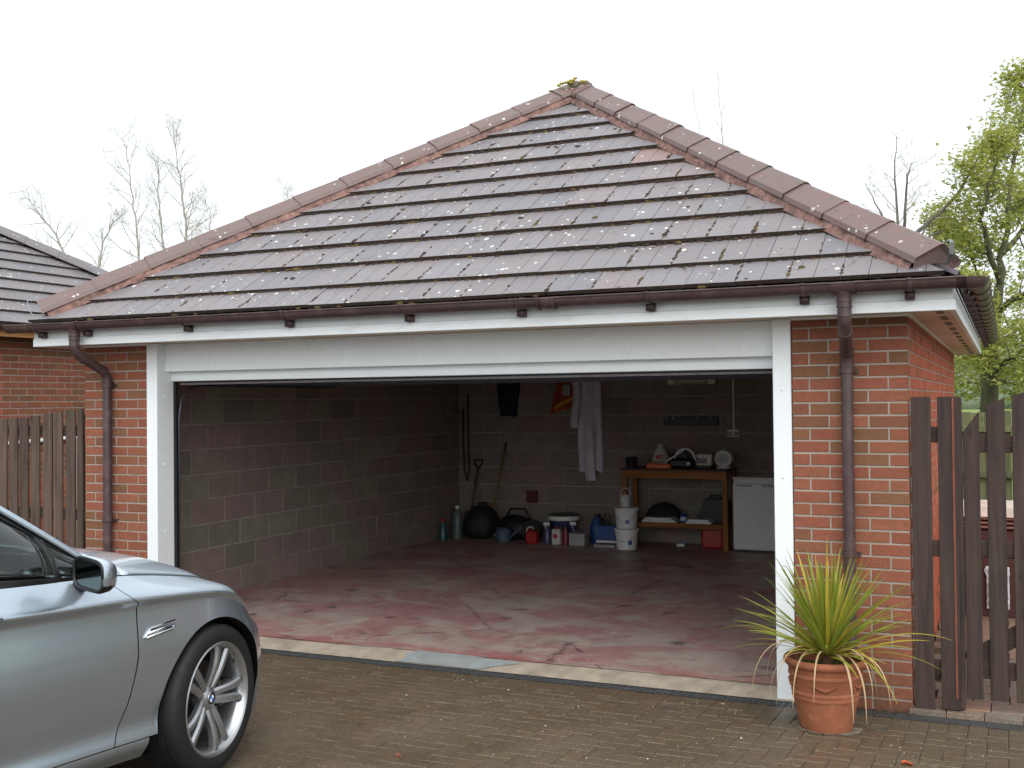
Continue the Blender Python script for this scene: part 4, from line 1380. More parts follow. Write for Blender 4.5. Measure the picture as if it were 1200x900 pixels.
    for p, d in ends:
        for q in range(random.randint(4, 9)):
            c0 = p + Vector((random.gauss(0, .11), random.gauss(0, .11), random.gauss(0, .08)))
            s = random.uniform(.024, .058)
            n = Vector((random.gauss(0, .6), random.gauss(0, .6), 1)).normalized()
            u = n.orthogonal().normalized(); a = random.uniform(0, 6.28)
            w = n.cross(u); u, w = u * cos(a) + w * sin(a), -u * sin(a) + w * cos(a)
            b = len(lv.v)
            for x, y, z in ((-.15, 0, 0), (.05, -.9, -.15), (.4, -.35, 0), (1.2, 0, -.25), (.4, .35, 0), (.05, .9, -.15)):
                lv.v.append(tuple(c0 + u * (x * s) + w * (y * s) + n * (z * s)))
            lv.face((b, b + 1, b + 2, b + 4)) if False else lv.face((b, b + 1, b + 2, b + 3, b + 4, b + 5))
    obj("leaves", lv, t.mat, root, kind="stuff")
build_trees()
random.seed(99)

# ------------------------------------------------------------------ silver car
def build_car():
    XC, YA = -3.745, -2.70
    root = thing("parked_car", "silver car with alloy wheels parked nose towards the open garage", "car", (XC, YA, zg(YA)), (-math.atan(SLOPE), 0, 0))
    t = NT("silver_metallic_paint"); p = t.pos()
    fl = t.noise(p, 900, 2)
    t.set(base=t.mix(t.rng(fl, .3, .7), (.47, .55, .63, 1), (.55, .63, .71, 1)), metal=.86, rough=.27, coat=.9, coatr=.06, spec=.5)
    # rain beading on the upper faces
    drop = t.rng(t.vor(p, 95), .0, .26, 1, 0)
    nz = t.n("SeparateXYZ"); t.l(t.n("NewGeometry").outputs["Normal"], nz.inputs[0])
    hm = t.math('MULTIPLY', drop, t.math('MULTIPLY', t.rng(nz.outputs[2], .35, .75), t.rng(t.noise(p, 14, 3), .38, .55)))
    wetm = t.math('MULTIPLY', t.rng(nz.outputs[2], .45, .85), t.rng(drop, .0, .6, .55, 1))
    t.l(t.rng(wetm, 0, 1, .86, .0), t.b.inputs["Metallic"])                       # beads of rain scatter the sky
    t.l(t.rng(wetm, 0, 1, .27, .5), t.b.inputs["Roughness"])
    t.bump(hm, .6, .003)
    PAINT = t.mat
    g = NT("tinted_car_glass"); g.set(base=(.42, .52, .5, 1), rough=.02, trans=1.0, ior=1.45, spec=.5)
    GLASS = g.mat
    GL2 = NT("headlamp_glass").set(base=(.9, .92, .94, 1), rough=.03, trans=.9, ior=1.4).mat
    CHROME = plain("chrome", (205, 208, 212), .12, metal=1, var=.05, bump=0)
    ALLOY = plain("alloy_silver", (172, 174, 176), .3, metal=.85, var=.03, scale=6, bump=0)
    DARK = plain("car_black_trim", (16, 16, 18), .38, var=.2, bump=.05)
    VOID = plain("car_inner_black", (8, 8, 8), .9, var=.2, bump=0)
    SEAT = plain("pale_seat_leather", (150, 148, 144), .5)
    # control lines k=0..6 at stations u=0..13 : (x, y, z)
    T = [  # each station: seven points bottom -> belt / bonnet edge
        [(0, -4.08, .25), (0, -4.12, .36), (0, -4.13, .5), (0, -4.1, .7), (0, -4.06, .88), (0, -4.02, .95), (0, -3.9, 1.04)],
        [(.60, -3.98, .25), (.63, -4.03, .36), (.64, -4.04, .5), (.64, -4.02, .7), (.63, -3.98, .88), (.61, -3.94, .95), (.56, -3.84, 1.04)],
        [(.84, -3.68, .24), (.87, -3.72, .34), (.885, -3.73, .5), (.89, -3.72, .7), (.88, -3.70, .88), (.85, -3.68, .95), (.77, -3.62, 1.05)],
        [(.88, -3.07, .2), (.92, -3.07, .28), (.935, -3.07, .46), (.95, -3.07, .64), (.945, -3.07, .9), (.915, -3.07, .955), (.86, -3.07, 1.03)],
        [(.865, -2.4, .18), (.912, -2.4, .25), (.92, -2.4, .45), (.945, -2.4, .63), (.947, -2.4, .893), (.922, -2.4, .94), (.875, -2.4, 1.01)],
        [(.86, -1.7, .18), (.912, -1.7, .25), (.92, -1.7, .445), (.945, -1.7, .62), (.948, -1.7, .878), (.925, -1.7, .92), (.882, -1.7, .985)],
        [(.86, -1.0, .18), (.912, -1.0, .25), (.922, -1.0, .44), (.947, -1.0, .62), (.95, -1.0, .865), (.928, -1.0, .905), (.885, -1.0, .968)],
        [(.865, -.55, .18), (.915, -.55, .25), (.927, -.55, .44), (.95, -.55, .62), (.95, -.55, .858), (.925, -.55, .895), (.845, -.52, .955)],
        [(.90, 0, .18), (.93, 0, .25), (.945, 0, .43), (.952, 0, .61), (.944, 0, .835), (.905, -.01, .866), (.80, -.04, .898)],
        [(.90, .24, .18), (.925, .245, .25), (.932, .25, .43), (.928, .25, .60), (.900, .22, .765), (.855, .195, .815), (.755, .14, .853)],
        [(.83, .395, .18), (.855, .405, .25), (.862, .41, .42), (.855, .40, .58), (.805, .36, .69), (.77, .33, .745), (.705, .28, .805)],
        [(.69, .575, .18), (.71, .59, .25), (.715, .595, .42), (.705, .585, .57), (.67, .54, .66), (.645, .50, .715), (.595, .44, .768)],
        [(.385, .77, .18), (.395, .785, .25), (.40, .79, .42), (.40, .78, .56), (.385, .73, .65), (.375, .69, .69), (.35, .61, .73)],
        [(0, .835, .18), (0, .85, .25), (0, .86, .42), (0, .85, .55), (0, .80, .64), (0, .75, .68), (0, .665, .72)],
    ]
    lines = []
    for k in range(7): lines.append([Vector(T[i][k]) for i in range(14)])
    # concave helpers below the two feature lines
    fade = [0, .2, .6, 1, 1, 1, 1, 1, .8, .4, .1, 0, 0, 0]
    l2a = [lines[1][i].lerp(lines[2][i], .45) - Vector((.016 * fade[i], 0, 0)) for i in range(14)]
    l4a = [lines[3][i].lerp(lines[4][i], .86) - Vector((.022 * fade[i], 0, 0)) for i in range(14)]
    L = [lines[0], lines[1], l2a, lines[2], lines[3], l4a, lines[4], lines[5], lines[6]]
    NL = len(L) - 1
    def cr(P, u):
        n = len(P) - 1
        i = max(0, min(int(u), n - 1)); t = u - i
        p1, p2 = P[i], P[i + 1]
        mir = lambda v: Vector((-v.x, v.y, v.z))
        p0 = P[i - 1] if i > 0 else mir(P[1])
        p3 = P[i + 2] if i + 2 <= n else mir(P[n - 1])
        return .5 * ((2 * p1) + (-p0 + p2) * t + (2 * p0 - 5 * p1 + 4 * p2 - p3) * t * t + (-p0 + 3 * p1 - 3 * p2 + p3) * t ** 3)
    def S(u, v):                                   # v in 0..8 across the control lines
        q = [cr(l, u) for l in L]
        n = NL
        i = max(0, min(int(v), n - 1)); t = v - i
        p1, p2 = q[i], q[i + 1]
        p0 = q[i - 1] if i > 0 else p1 * 2 - p2
        p3 = q[i + 2] if i + 2 <= n else p2 * 2 - p1
        # centripetal-ish: damp tangents on uneven spacing
        d = (p2 - p1).length
        m1 = (p2 - p0) * .5; m2 = (p3 - p1) * .5
        if m1.length > d: m1 *= d / m1.length
        if m2.length > d: m2 *= d / m2.length
        h = t * t
        return p1 * (2 * h * t - 3 * h + 1) + m1 * (h * t - 2 * h + t) + p2 * (-2 * h * t + 3 * h) + m2 * (h * t - h)
    AR = .364
    def vlow(u, wy, base=0.0):
        """lowest v of the panel in this column: the wheel arch edge, or base"""
        ok = base
        for s in range(0, 161):
            v = base + (8 - base) * s / 160
            q = S(u, v)
            if (q.y - wy) ** 2 + (q.z - .352) ** 2 < AR * AR and q.z < .352 + AR + .01: ok = v
        if ok > base:
            lo, hi = ok, min(8, ok + 8 / 160)
            for _ in range(18):
                m = (lo + hi) / 2; q = S(u, m)
                if (q.y - wy) ** 2 + (q.z - .352) ** 2 < AR * AR: lo = m
                else: hi = m
            ok = hi
        return ok
    def mirror(m):
        o = MB(); o.v = [(-x, y, z) for x, y, z in m.v]; o.f = [tuple(reversed(f)) for f in m.f]; o.m = list(m.m); return o
    def add_shell(name, m, mat, parent, both=True, thick=.006, **kw):
        out = []
        for q in ((m, mirror(m)) if both else (m,)):
            o = obj(name, q, mat, parent, smooth=True, **kw)
            if getattr(m, "uv", None):
                sg = 1 if q is m else -1
                nn = []
                for (u, v) in m.uv:
                    e = .012
                    a = S(min(13, u + e), v) - S(max(0, u - e), v)
                    b = S(u, min(8, v + e * 2)) - S(u, max(0, v - e * 2))
                    n = b.cross(a) if a.length > 1e-9 and b.length > 1e-9 else Vector((1, 0, 0))
                    n.normalize()
                    nn.append((n.x * sg, n.y, n.z))
                if nn and sum(1 for (x, y, z), p in zip(nn, q.v) if x * (p[0]) + y * (p[1] + 1.6) * .4 < 0) > len(nn) / 2: nn = [(-x, -y, -z) for x, y, z in nn]
                o.data.normals_split_custom_set_from_vertices(nn)
                bad = sum(1 for pg in o.data.polygons if pg.normal.dot(Vector(nn[pg.vertices[0]])) < 0)
                if bad > len(o.data.polygons) / 2:
                    q.f = [tuple(reversed(f)) for f in q.f]
                    o.data = q.mesh(name, mat, True)
                    o.data.normals_split_custom_set_from_vertices(nn)
            out.append(o)
        return out
    def patch(us, vfun0, vfun1, nv):
        m = MB(); nu = len(us) - 1
        cols = []; uv = []
        for u in us:
            a, b = vfun0(u), vfun1(u)
            cols.append([S(u, a + (b - a) * j / nv) for j in range(nv + 1)])
            uv += [(u, a + (b - a) * j / nv) for j in range(nv + 1)]
        m.uv = uv
        for c in cols: m.v += [tuple(q) for q in c]
        for i in range(nu):
            for j in range(nv): m.face((i * (nv + 1) + j, (i + 1) * (nv + 1) + j, (i + 1) * (nv + 1) + j + 1, i * (nv + 1) + j + 1)[::-1])
        return m
    def warped(u0f, u1f, v0, v1, nu, nv):
        """patch whose two end edges curve: u0f(v), u1f(v)"""
        m = MB(); m.uv = []
        for i in range(nu + 1):
            for j in range(nv + 1):
                v = v0 + (v1 - v0) * j / nv
                a, b = u0f(v), u1f(v)
                m.uv.append((a + (b - a) * i / nu, v))
                m.v.append(tuple(S(a + (b - a) * i / nu, v)))
        for i in range(nu):
            for j in range(nv): m.face((i * (nv + 1) + j, (i + 1) * (nv + 1) + j, (i + 1) * (nv + 1) + j + 1, i * (nv + 1) + j + 1)[::-1])
        return m
    # door shut lines (in u) as functions of v
    def shut_f(v):                                 # front door / wing
        pts = [(0, 6.78), (1, 6.86), (3, 7.0), (4, 7.05), (5.5, 7.06), (6, 7.0), (7, 6.9), (8, 6.72)]
        for (a, ua), (b, ub) in zip(pts, pts[1:]):
            if v <= b: return ua + (ub - ua) * (v - a) / (b - a)
        return 6.72
    GAP = .006
    # wing: from shut line to bumper seam; columns warped at the rear edge, arch at the bottom
    def wing():
        m = MB(); m.uv = []
        ue, ur = 9.35, 7.06 + GAP
        lo_, hi_ = ur, 8.0
        for _ in range(30):
            q = (lo_ + hi_) / 2
            if vlow(q, 0, 1.25) > 1.26: hi_ = q
            else: lo_ = q
        ua = lo_
        cols_u = [ur + (ua - ur) * i / 16 for i in range(17)]
        cols_u += [ua + (8.0 - ua) * (i / 44) ** 2.6 for i in range(1, 45)] + [8 + (ue - 8) * i / 50 for i in range(1, 51)]
        nl, nt_ = 18, 18
        for uu in cols_u:
            lo = vlow(uu, 0, 1.25) if uu > ua else 1.25
            vs = [lo + (5.0 - lo) * j / nl for j in range(nl)] + [5 + 2.95 * j / nt_ for j in range(nt_ + 1)]
            k = max(0, 1 - (uu - ur) / (ua - ur))
            for v in vs:
                u = uu + (shut_f(v) + GAP - ur) * k
                m.uv.append((u, v)); m.v.append(tuple(S(u, v)))
        n = nl + nt_ + 1
        for i in range(len(cols_u) - 1):
            for j in range(n - 1): m.face((i * n + j, (i + 1) * n + j, (i + 1) * n + j + 1, i * n + j + 1)[::-1])
        return m
    wings = add_shell("wing", wing(), PAINT, root)
    # arch lip
    def arch_lip(wy, u0, u1, base):
        m = MB(); n = 48
        for i in range(n + 1):
            u = u0 + (u1 - u0) * i / n
            v = vlow(u, wy, base); q = S(u, v)
            inn = Vector((q.x - .05, wy + (q.y - wy) * .985, .352 + (q.z - .352) * .985))
            m.v += [tuple(q), tuple(inn)]
        for i in range(n): m.face((2 * i, 2 * i + 1, 2 * i + 3, 2 * i + 2))
        return m
    for q in (arch_lip(0, 7.25, 9.9, 0), mirror(arch_lip(0, 7.25, 9.9, 0))): obj("arch_liner", q, DARK, root, smooth=True)
    # sill skirt
    add_shell("sill", patch([3.72 + (7.25 - 3.72) * i / 30 for i in range(31)], lambda u: max(0, vlow(u, 0, 0)) if u > 7.2 else 0.0, lambda u: 1.2, 4), PAINT, root)
    # doors
    def shut_b(v): return 5.02 + .02 * sin(v)
    def shut_r(v): return 3.9 - .0 * v - (.35 * max(0, (v - 3) / 5))
    d1 = add_shell("door", warped(lambda v: shut_b(v) + GAP, lambda v: shut_f(v) - GAP, 1.25, 8, 36, 24), PAINT, root)
    d2 = add_shell("door", warped(lambda v: shut_r(v) + GAP, lambda v: shut_b(v) - GAP, 1.25, 8, 30, 24), PAINT, root)
    for k, (dd, u) in enumerate(((d1, 5.35), (d2, 4.25))):
        for side, o in zip((1, -1), dd):
            P = S(u, 6.15); Q = S(u + .3, 6.15)
            h = MB().tube([(side * (P.x - .004), P.y, P.z), (side * (P.x + .028), P.y + .02, P.z + .002), (side * (Q.x + .028), Q.y - .02, Q.z + .002), (side * (Q.x - .004), Q.y, Q.z)], .012, 8)
            obj("handle", h, PAINT, o, smooth=True)
    # quarter panel with rear arch
    add_shell("quarter_panel", patch([2.3 + (3.9 - 2.3) * i / 44 for i in range(45)], lambda u: vlow(u, -3.07, 1.25), lambda u: 8, 20), PAINT, root)
    for q in (arch_lip(-3.07, 2.3, 3.85, 0), mirror(arch_lip(-3.07, 2.3, 3.85, 0))): obj("arch_liner", q, DARK, root, smooth=True)
    # rear bumper and tailgate face
    def fullbelt(u0, u1, v0, v1, nu, nv):
        a = patch([u0 + (u1 - u0) * i / nu for i in range(nu + 1)], lambda u: v0, lambda u: v1, nv)
        return a
    add_shell("rear_bumper", fullbelt(0, 2.28, 0, 5.2, 24, 12), PAINT, root)
    add_shell("tailgate", fullbelt(0, 2.0, 5.25, 8, 22, 8), PAINT, root)
    for side in (1, -1):
        pm = patch([1.1 + 1.1 * i / 10 for i in range(11)], lambda u: 5.3, lambda u: 7.2, 5)
        pm.v = [(x * 1.008 * side, y - .004 if y < -3.9 else y, z) for x, y, z in pm.v]
        obj("tail_light", pm, plain("red_lens", (140, 14, 16), .15, coat=1), root, smooth=True)
    # front bumper: lower lip to headlight line, wrapping to the wheel arch
    HL0, HL1 = 5.5, 7.95                            # headlight band in v
    def bumper_lo(u): return vlow(u, 0, 0) if u < 10.2 else 0.0
    def bumper_hi(u): return 5.45 if u > 9.75 else 5.45 + (8 - 5.45) * max(0, min(1, (9.75 - u) / .4)) * 0
    bus = [9.36 + (13 - 9.36) * i / 64 for i in range(65)]
    bp = add_shell("front_bumper", patch(bus, bumper_lo, lambda u: HL0 - .03, 20), PAINT, root)
    add_shell("front_panel", patch([9.36 + (9.62 - 9.36) * i / 6 for i in range(7)], lambda u: HL0 - .02, lambda u: 7.97, 10), PAINT, root)
    # headlights
    for side in (1, -1):
        hb = MB(); pm = patch([9.64 + (11.75 - 9.64) * i / 26 for i in range(27)], lambda u: HL0, lambda u: 7.95 - .9 * max(0, (9.95 - u) / .31), 12)
        pm.v = [(x * side, y, z) for x, y, z in pm.v]
        if side < 0: pm.f = [tuple(reversed(f)) for f in pm.f]
        hl = obj("headlight", pm, GL2, root, smooth=True)
        s = hl.modifiers.new("thickness", 'SOLIDIFY'); s.thickness = .003; s.offset = -1
        bk = MB(); bk.v = [(x * .93, y - .05, z * .985) for x, y, z in pm.v]; bk.f = list(pm.f); bk.m = [0] * len(bk.f)
        obj("reflector_bowl", bk, plain("lamp_bowl", (120, 122, 124), .25, metal=.6), hl, smooth=True)
        for uu, vv in ((10.5, 6.7), (11.2, 6.6)):
            q = S(uu, vv); n = Vector((q.x * .6 * side, .8, .15)).normalized()
            M = Matrix.Translation((q.x * side * .96, q.y - .05, q.z - .004)) @ n.to_track_quat('Z', 'Y').to_matrix().to_4x4()
            obj("lamp_ring", MB().lathe([(.034, -.03), (.05, .0), (.055, .018), (.048, .02), (.03, -.01), (.001, -.012)], 18, M=M), CHROME, hl, smooth=True)
    # grille and lower intake on the nose
    for side in (1, -1):
        k = MB(); n = 7
        def gp(a, b):
            u = 12.32 + a * .58; v = 4.35 + b * 2.2
            q = S(u, v); return (q.x * side, q.y + .006, q.z)
        k.grid(gp, 8, 6)
        ko = obj("kidney_grille", k, VOID, root)
        rim = [gp(0, 0), gp(.5, -.04), gp(1, 0), gp(1.03, .5), gp(1, 1), gp(.5, 1.04), gp(0, 1), gp(-.03, .5), gp(0, 0)]
        obj("grille_surround", MB().tube(rim, .009, 6), CHROME, ko, smooth=True)
        for q in range(1, 8):
            a = q / 8
            obj("grille_bar", MB().tube([Vector(gp(a, .02)) + Vector((0, .004, 0)), Vector(gp(a, .98)) + Vector((0, .004, 0))], .004, 5), CHROME, ko)
    lo = MB()
    lo.grid(lambda a, b: (lambda q: (q.x, q.y + .004, q.z))(S(11.9 + a * 1.1, 1.2 + b * 2.2)), 10, 5)
    for q in (lo, mirror(lo)): obj("lower_intake", q, VOID, root)
    # bonnet
    def edge(u): return cr(L[8], u)
    def bon(a, w):
        u = 7.02 + a * 5.98
        e = edge(u)
        f = (u - 7.02) / 5.98
        sx = 1 - .011 / max(.05, abs(e.x))
        x = e.x * w * max(0, sx)
        c = 1 - w * w
        dz = .085 * (1 - f) ** .8 + .012 * (f > 0) * sin(pi * min(1, f))
        dy = .15 * (1 - f) ** 2
        ridge = .010 * math.exp(-((abs(w) - .62) / .09) ** 2) * (1 - f)
        return Vector((x, e.y + dy * c - .004 * (f > .9), e.z + dz * (c ** .8 if c > 0 else 0) + ridge * 0 + .003))
    bm = MB().grid(lambda a, b: bon(a, b * 2 - 1), 60, 40, flip=True)
    bo = obj("bonnet", bm, PAINT, root, smooth=40)
    sm = bo.modifiers.new("thickness", 'SOLIDIFY'); sm.thickness = .008; sm.offset = -1
    rd = MB().lathe([(.0001, .006), (.02, .006), (.041, .004), (.041, 0)], 20, M=Matrix.Translation((0, .615, .737)) @ Matrix.Rotation(radians(-52), 4, 'X'))
    # scuttle corner: painted wing top running up to the screen pillar
    def fill(a, b):
        e = edge(6.62 + a * .39) + Vector((-.004, 0, .001))
        q = Vector((.785, -.60, .975)).lerp(Vector(bon(0, .80)), a) + Vector((-.03 * (1 - a), 0, 0))
        p_ = e.lerp(q, b); p_.z += .008 * sin(pi * b)
        return p_
    fm_ = MB().grid(fill, 12, 8)
    for q in (fm_, mirror(fm_)): obj("wing_top", q, PAINT, root, smooth=True)
    # windscreen, roof, glass
    rail = [Vector(q) for q in ((.785, -.60, .975), (.752, -.80, 1.095), (.715, -1.02, 1.225), (.668, -1.28, 1.37), (.632, -1.55, 1.455), (.605, -2.0, 1.505), (.60, -2.5, 1.495), (.605, -3.0, 1.41), (.63, -3.45, 1.25), (.66, -3.8, 1.07))]
    def railp(s):                                   # s 0..9
        n = len(rail) - 1
        i = max(0, min(int(s), n - 1)); t = s - i
        p1, p2 = rail[i], rail[i + 1]; p0 = rail[max(0, i - 1)]; p3 = rail[min(n, i + 2)]
        return .5 * ((2 * p1) + (-p0 + p2) * t + (2 * p0 - 5 * p1 + 4 * p2 - p3) * t * t + (-p0 + 3 * p1 - 3 * p2 + p3) * t ** 3)
    PWID = .055
    def inner(s): q = railp(s); return q + Vector((-PWID, .012, .012))
    def top(s, w):                                  # across the car between the inner rails
        q = inner(s); c = 1 - w * w
        crown = .045
        fwd = .17 * max(0, 1 - s / 3.4) if s < 3.4 else -.12 * max(0, (s - 6) / 3)
        return Vector((q.x * w, q.y + fwd * c, q.z + crown * c))
    def shell(a0, a1, w0, w1, n, m, name, mat, thick=.006, parent=root):
        g_ = MB().grid(lambda a, b: top(a0 + a * (a1 - a0), w0 + b * (w1 - w0)), n, m, flip=False)
        o = obj(name, g_, mat, parent, smooth=True)
        s_ = o.modifiers.new("thickness", 'SOLIDIFY'); s_.thickness = thick; s_.offset = 0
        return o
    shell(.12, 3.45, -.985, .985, 24, 24, "windscreen", GLASS)
    shell(3.5, 6.75, -1, 1, 26, 20, "roof", PAINT)
    shell(6.8, 8.8, -.97, .97, 16, 16, "rear_window", GLASS)
    # cowl under the screen
    cw = MB().grid(lambda a, b: Vector((-.74 + a * 1.48, -.56 + .17 * (1 - (2 * a - 1) ** 2) - b * .09 + (.0), .955 + .055 * (1 - (2 * a - 1) ** 2) + b * .03)), 20, 3)
    obj("cowl", cw, DARK, root, smooth=True)
    for s in (-1, 1):
        pl = MB()
        n = 60
        for i in range(n + 1):
            q = railp(9 * i / n); j = inner(9 * i / n); mid = q.lerp(j, .45) + Vector((.012, .004, .016))
            for v in (q, mid, j): pl.v.append((v.x * s, v.y, v.z))
        for i in range(n):
            for k in range(2):
                f = (3 * i + k, 3 * i + k + 1, 3 * i + 4 + k, 3 * i + 3 + k)
                pl.face(f if s < 0 else f[::-1])
        o = obj("roof_rail", pl, PAINT, root, smooth=50)
        m_ = o.modifiers.new("thickness", 'SOLIDIFY'); m_.thickness = .008; m_.offset = -1
        # black trim round the daylight opening
        belt = lambda y: next((L8 for L8 in [None]), None)
        def beltp(y):
            lo_, hi_ = 2.2, 8.2
            for _ in range(30):
                m2 = (lo_ + hi_) / 2
                if cr(L[8], m2).y < y: lo_ = m2
                else: hi_ = m2
            return cr(L[8], lo_)
        def side(sa, b):                             # sa along the rail 0..9, b 0 belt..1 rail
            q = railp(sa); e = beltp(max(-3.6, min(-.62, q.y)))
            e = Vector((e.x - .012, q.y, e.z + .004))
            p_ = e.lerp(q + Vector((-.006, 0, -.006)), b)
            p_.x += .035 * sin(pi * b)
            return Vector((p_.x * s, p_.y, p_.z))
        def glass(name, s0, s1, mat, b0=.07, b1=.93, n=14, off=0.0, par=root):
            gg = MB().grid(lambda a, b: side(s0 + (s1 - s0) * a, b0 + (b1 - b0) * b) + Vector((off * s, 0, 0)), n, 10, flip=(s < 0))
            o_ = obj(name, gg, mat, par, smooth=True)
            k_ = o_.modifiers.new("thickness", 'SOLIDIFY'); k_.thickness = .004; k_.offset = 0
            return o_
        glass("quarter_window", .75, 1.42, GLASS, .1, .86)
        glass("door_window", 1.5, 4.9, GLASS)
        glass("door_window", 5.15, 7.0, GLASS)
        glass("quarter_window", 7.1, 8.3, GLASS, .1, .86)
        # black surround: pillars and belt strip
        for s0, s1 in ((.12, .75), (1.42, 1.5), (4.9, 5.15), (7.0, 7.1), (8.3, 9)): glass("pillar_trim", s0, s1, DARK, .0, 1.0, 6, .002)
        glass("window_trim", .12, 9, DARK, .93, 1.0, 50, .004)
        glass("window_trim", .12, 9, DARK, -.02, .07, 50, .004)
        ms = MB().tube([side(1.38, .06) + Vector((.004 * s, 0, 0)), side(1.40, .9) + Vector((.004 * s, 0, 0))], .009, 6)
        obj("mirror_sail_bar", ms, DARK, root, smooth=True)
    # door mirrors
    for s in (1, -1):
        mr = obj("door_mirror", MB(), PAINT, root) if False else None
        hs = MB()
        def hshell(a, b):                            # a: back(glass)->front ; b around
            th = 2 * pi * b
            w = [.081, .085, .08, .064, .04, .004][int(a * 5 + .001)]
            h = [.063, .067, .063, .05, .03, .003][int(a * 5 + .001)]
            yy = [-.0, .012, .05, .085, .11, .12][int(a * 5 + .001)]
            c_, s_ = cos(th), sin(th)
            se = lambda q: math.copysign(abs(q) ** .55, q)
            x = se(c_) * w; z = se(s_) * h
            z += .012 * (x / w) * -1 if w else 0      # outer end lower
            return Vector((s * (1.065 + x), -.93 + yy + .03 * (-x), 1.01 + z))
        hs.grid(hshell, 5, 28, flip=(s > 0))
        mo = obj("door_mirror", hs, [PAINT, DARK], root, smooth=60)
        for pgn in mo.data.polygons:
            if pgn.center.z < .965: pgn.material_index = 1
        gl = MB(); b0 = []
        for k in range(28):
            th = 2 * pi * k / 28; se = lambda q: math.copysign(abs(q) ** .5, q)
            x, z = se(cos(th)) * .075, se(sin(th)) * .057
            gl.v.append((s * (1.065 + x), -.928 + .03 * -x, 1.011 + z - .012 * (x / .075)))
        gl.face(list(range(28)) if s < 0 else list(range(28))[::-1])
        obj("mirror_glass", gl, plain("mirror_glass", (62, 70, 70), .03, metal=1, var=.02, bump=0), mo)
        rimm = MB().tube([Vector(v) for v in gl.v] + [Vector(gl.v[0])], .007, 6)
        obj("mirror_rim", rimm, DARK, mo, smooth=True)
        arm = MB().tube([(s * .90, -.80, .955), (s * .97, -.83, .96), (s * 1.03, -.87, .975)], [.035, .028, .03], 8)
        obj("mirror_arm", arm, DARK, mo, smooth=True)
    # side gill behind the front wheel
    for side in (1, -1):
        P = lambda u, v, o=.004: (lambda q: Vector((side * (q.x + o), q.y, q.z)))(S(u, v))
        a, b, c_, d = P(7.12, 4.34), P(7.40, 4.43), P(7.44, 4.58), P(7.18, 4.50)
        gi = MB(); gi.v = [tuple(q) for q in (a, b, c_, d)]; gi.face((0, 1, 2, 3))
        go = obj("side_gill", gi, VOID, root)
        obj("gill_surround", MB().tube([a, b, c_, d, a], .006, 6), CHROME, go, smooth=True)
        m1, m2 = a.lerp(d, .45), b.lerp(c_, .55)
        obj("gill_bar", MB().tube([m1, m2], .008, 6), CHROME, go, smooth=True)
    # dark liner so that shut lines and arches read black
    inn = MB()
    for i in range(66):
        u = 2.2 + (9.9 - 2.2) * i / 65
        for j in range(9):
            q = S(u, j); 
            inside = ((q.y) ** 2 + (q.z - .352) ** 2 < .42 ** 2) or ((q.y + 3.07) ** 2 + (q.z - .352) ** 2 < .42 ** 2)
            x = q.x - (.022 if not (inside and q.z < .80) else .30)
            inn.v.append((x, q.y, q.z - (.02 if j == 8 else 0)))
    for i in range(65):
        for j in range(8): inn.face((i * 9 + j, i * 9 + j + 1, (i + 1) * 9 + j + 1, (i + 1) * 9 + j))
    for q in (inn, mirror(inn)): obj("inner_shell", q, VOID, root)
    obj("floor_pan", MB().box(-.74, .74, -3.9, .2, .17, .24), VOID, root)
    obj("engine_bay", MB().box(-.55, .55, -.5, .4, .24, .64), VOID, root)
    # cabin
    for sx in (.38, -.38):
        for yb in (-1.45, -2.45):
            st = MB()
            st.cbox(sx - .25, sx + .25, yb, yb + .5, .45, .62, .05)
            M = Matrix.Translation((sx, yb, .58)) @ Matrix.Rotation(radians(-18), 4, 'X')
            st.cbox(-.24, .24, -.07, .07, 0, .62, .05, M=M)
            so = obj("seat", st, plain("dark_seat", (40, 42, 44), .6), root, smooth=30)
            hr = MB(); hr.cbox(-.13, .13, -.05, .05, .64, .84, .04, M=M); obj("headrest", hr, SEAT, so, smooth=30)
    obj("dashboard", MB().cbox(-.7, .7, -.98, -.62, .62, .94, .06), plain("dark_dash", (34, 34, 36), .6), root, smooth=30)
    sw = MB().lathe([(.175 + .014 * cos(a), .014 * sin(a)) for a in [2 * pi * k / 8 for k in range(9)]], 28, M=Matrix.Translation((.38, -1.12, .88)) @ Matrix.Rotation(radians(65), 4, 'X'))
    sw.cbox(-.16, .16, -.03, .03, -.01, .01, .004, M=Matrix.Translation((.38, -1.12, .88)) @ Matrix.Rotation(radians(65), 4, 'X'))
    obj("steering_wheel", sw, DARK, root, smooth=True)
    obj("parcel_shelf", MB().box(-.6, .6, -3.7, -2.75, .9, .92), DARK, root)

    # ---- wheels
    def wheel(side, y, steer):
        w = link("wheel", None, root, (side * .835, y, .342), (0, 0, steer))
        w.scale = (.96, .96, .96)
        Rm = Matrix.Rotation(side * pi / 2, 4, 'Y')       # lathe z axis -> outward x
        ty = [(.262, -.115), (.285, -.122), (.325, -.118), (.343, -.10), (.352, -.085), (.352, -.062), (.345, -.060), (.345, -.052), (.352, -.05), (.352, -.012), (.345, -.010), (.345, .0), (.352, .002), (.352, .036), (.345, .038), (.345, .046), (.352, .048), (.352, .08), (.345, .094), (.328, .106), (.300, .112), (.275, .108), (.264, .102)]
        o = obj("tyre", MB().lathe(ty, 64, M=Rm), RUBBER, w, smooth=40)
        rim = [(.262, -.11), (.245, -.10), (.235, .0), (.24, .06), (.25, .085), (.258, .095), (.267, .100), (.270, .106), (.264, .110), (.255, .104), (.248, .092)]
        r = obj("rim", MB().lathe(rim, 56, M=Rm), ALLOY, w, smooth=50)
        obj("brake_disc", MB().lathe([(.04, -.02), (.175, -.02), (.175, .005), (.04, .005)], 32, M=Rm), plain("brake_iron", (70, 66, 64), .4, metal=.8), w, smooth=40)
        obj("wheel_back", MB().lathe([(.001, -.06), (.235, -.06)], 32, M=Rm), VOID, w)
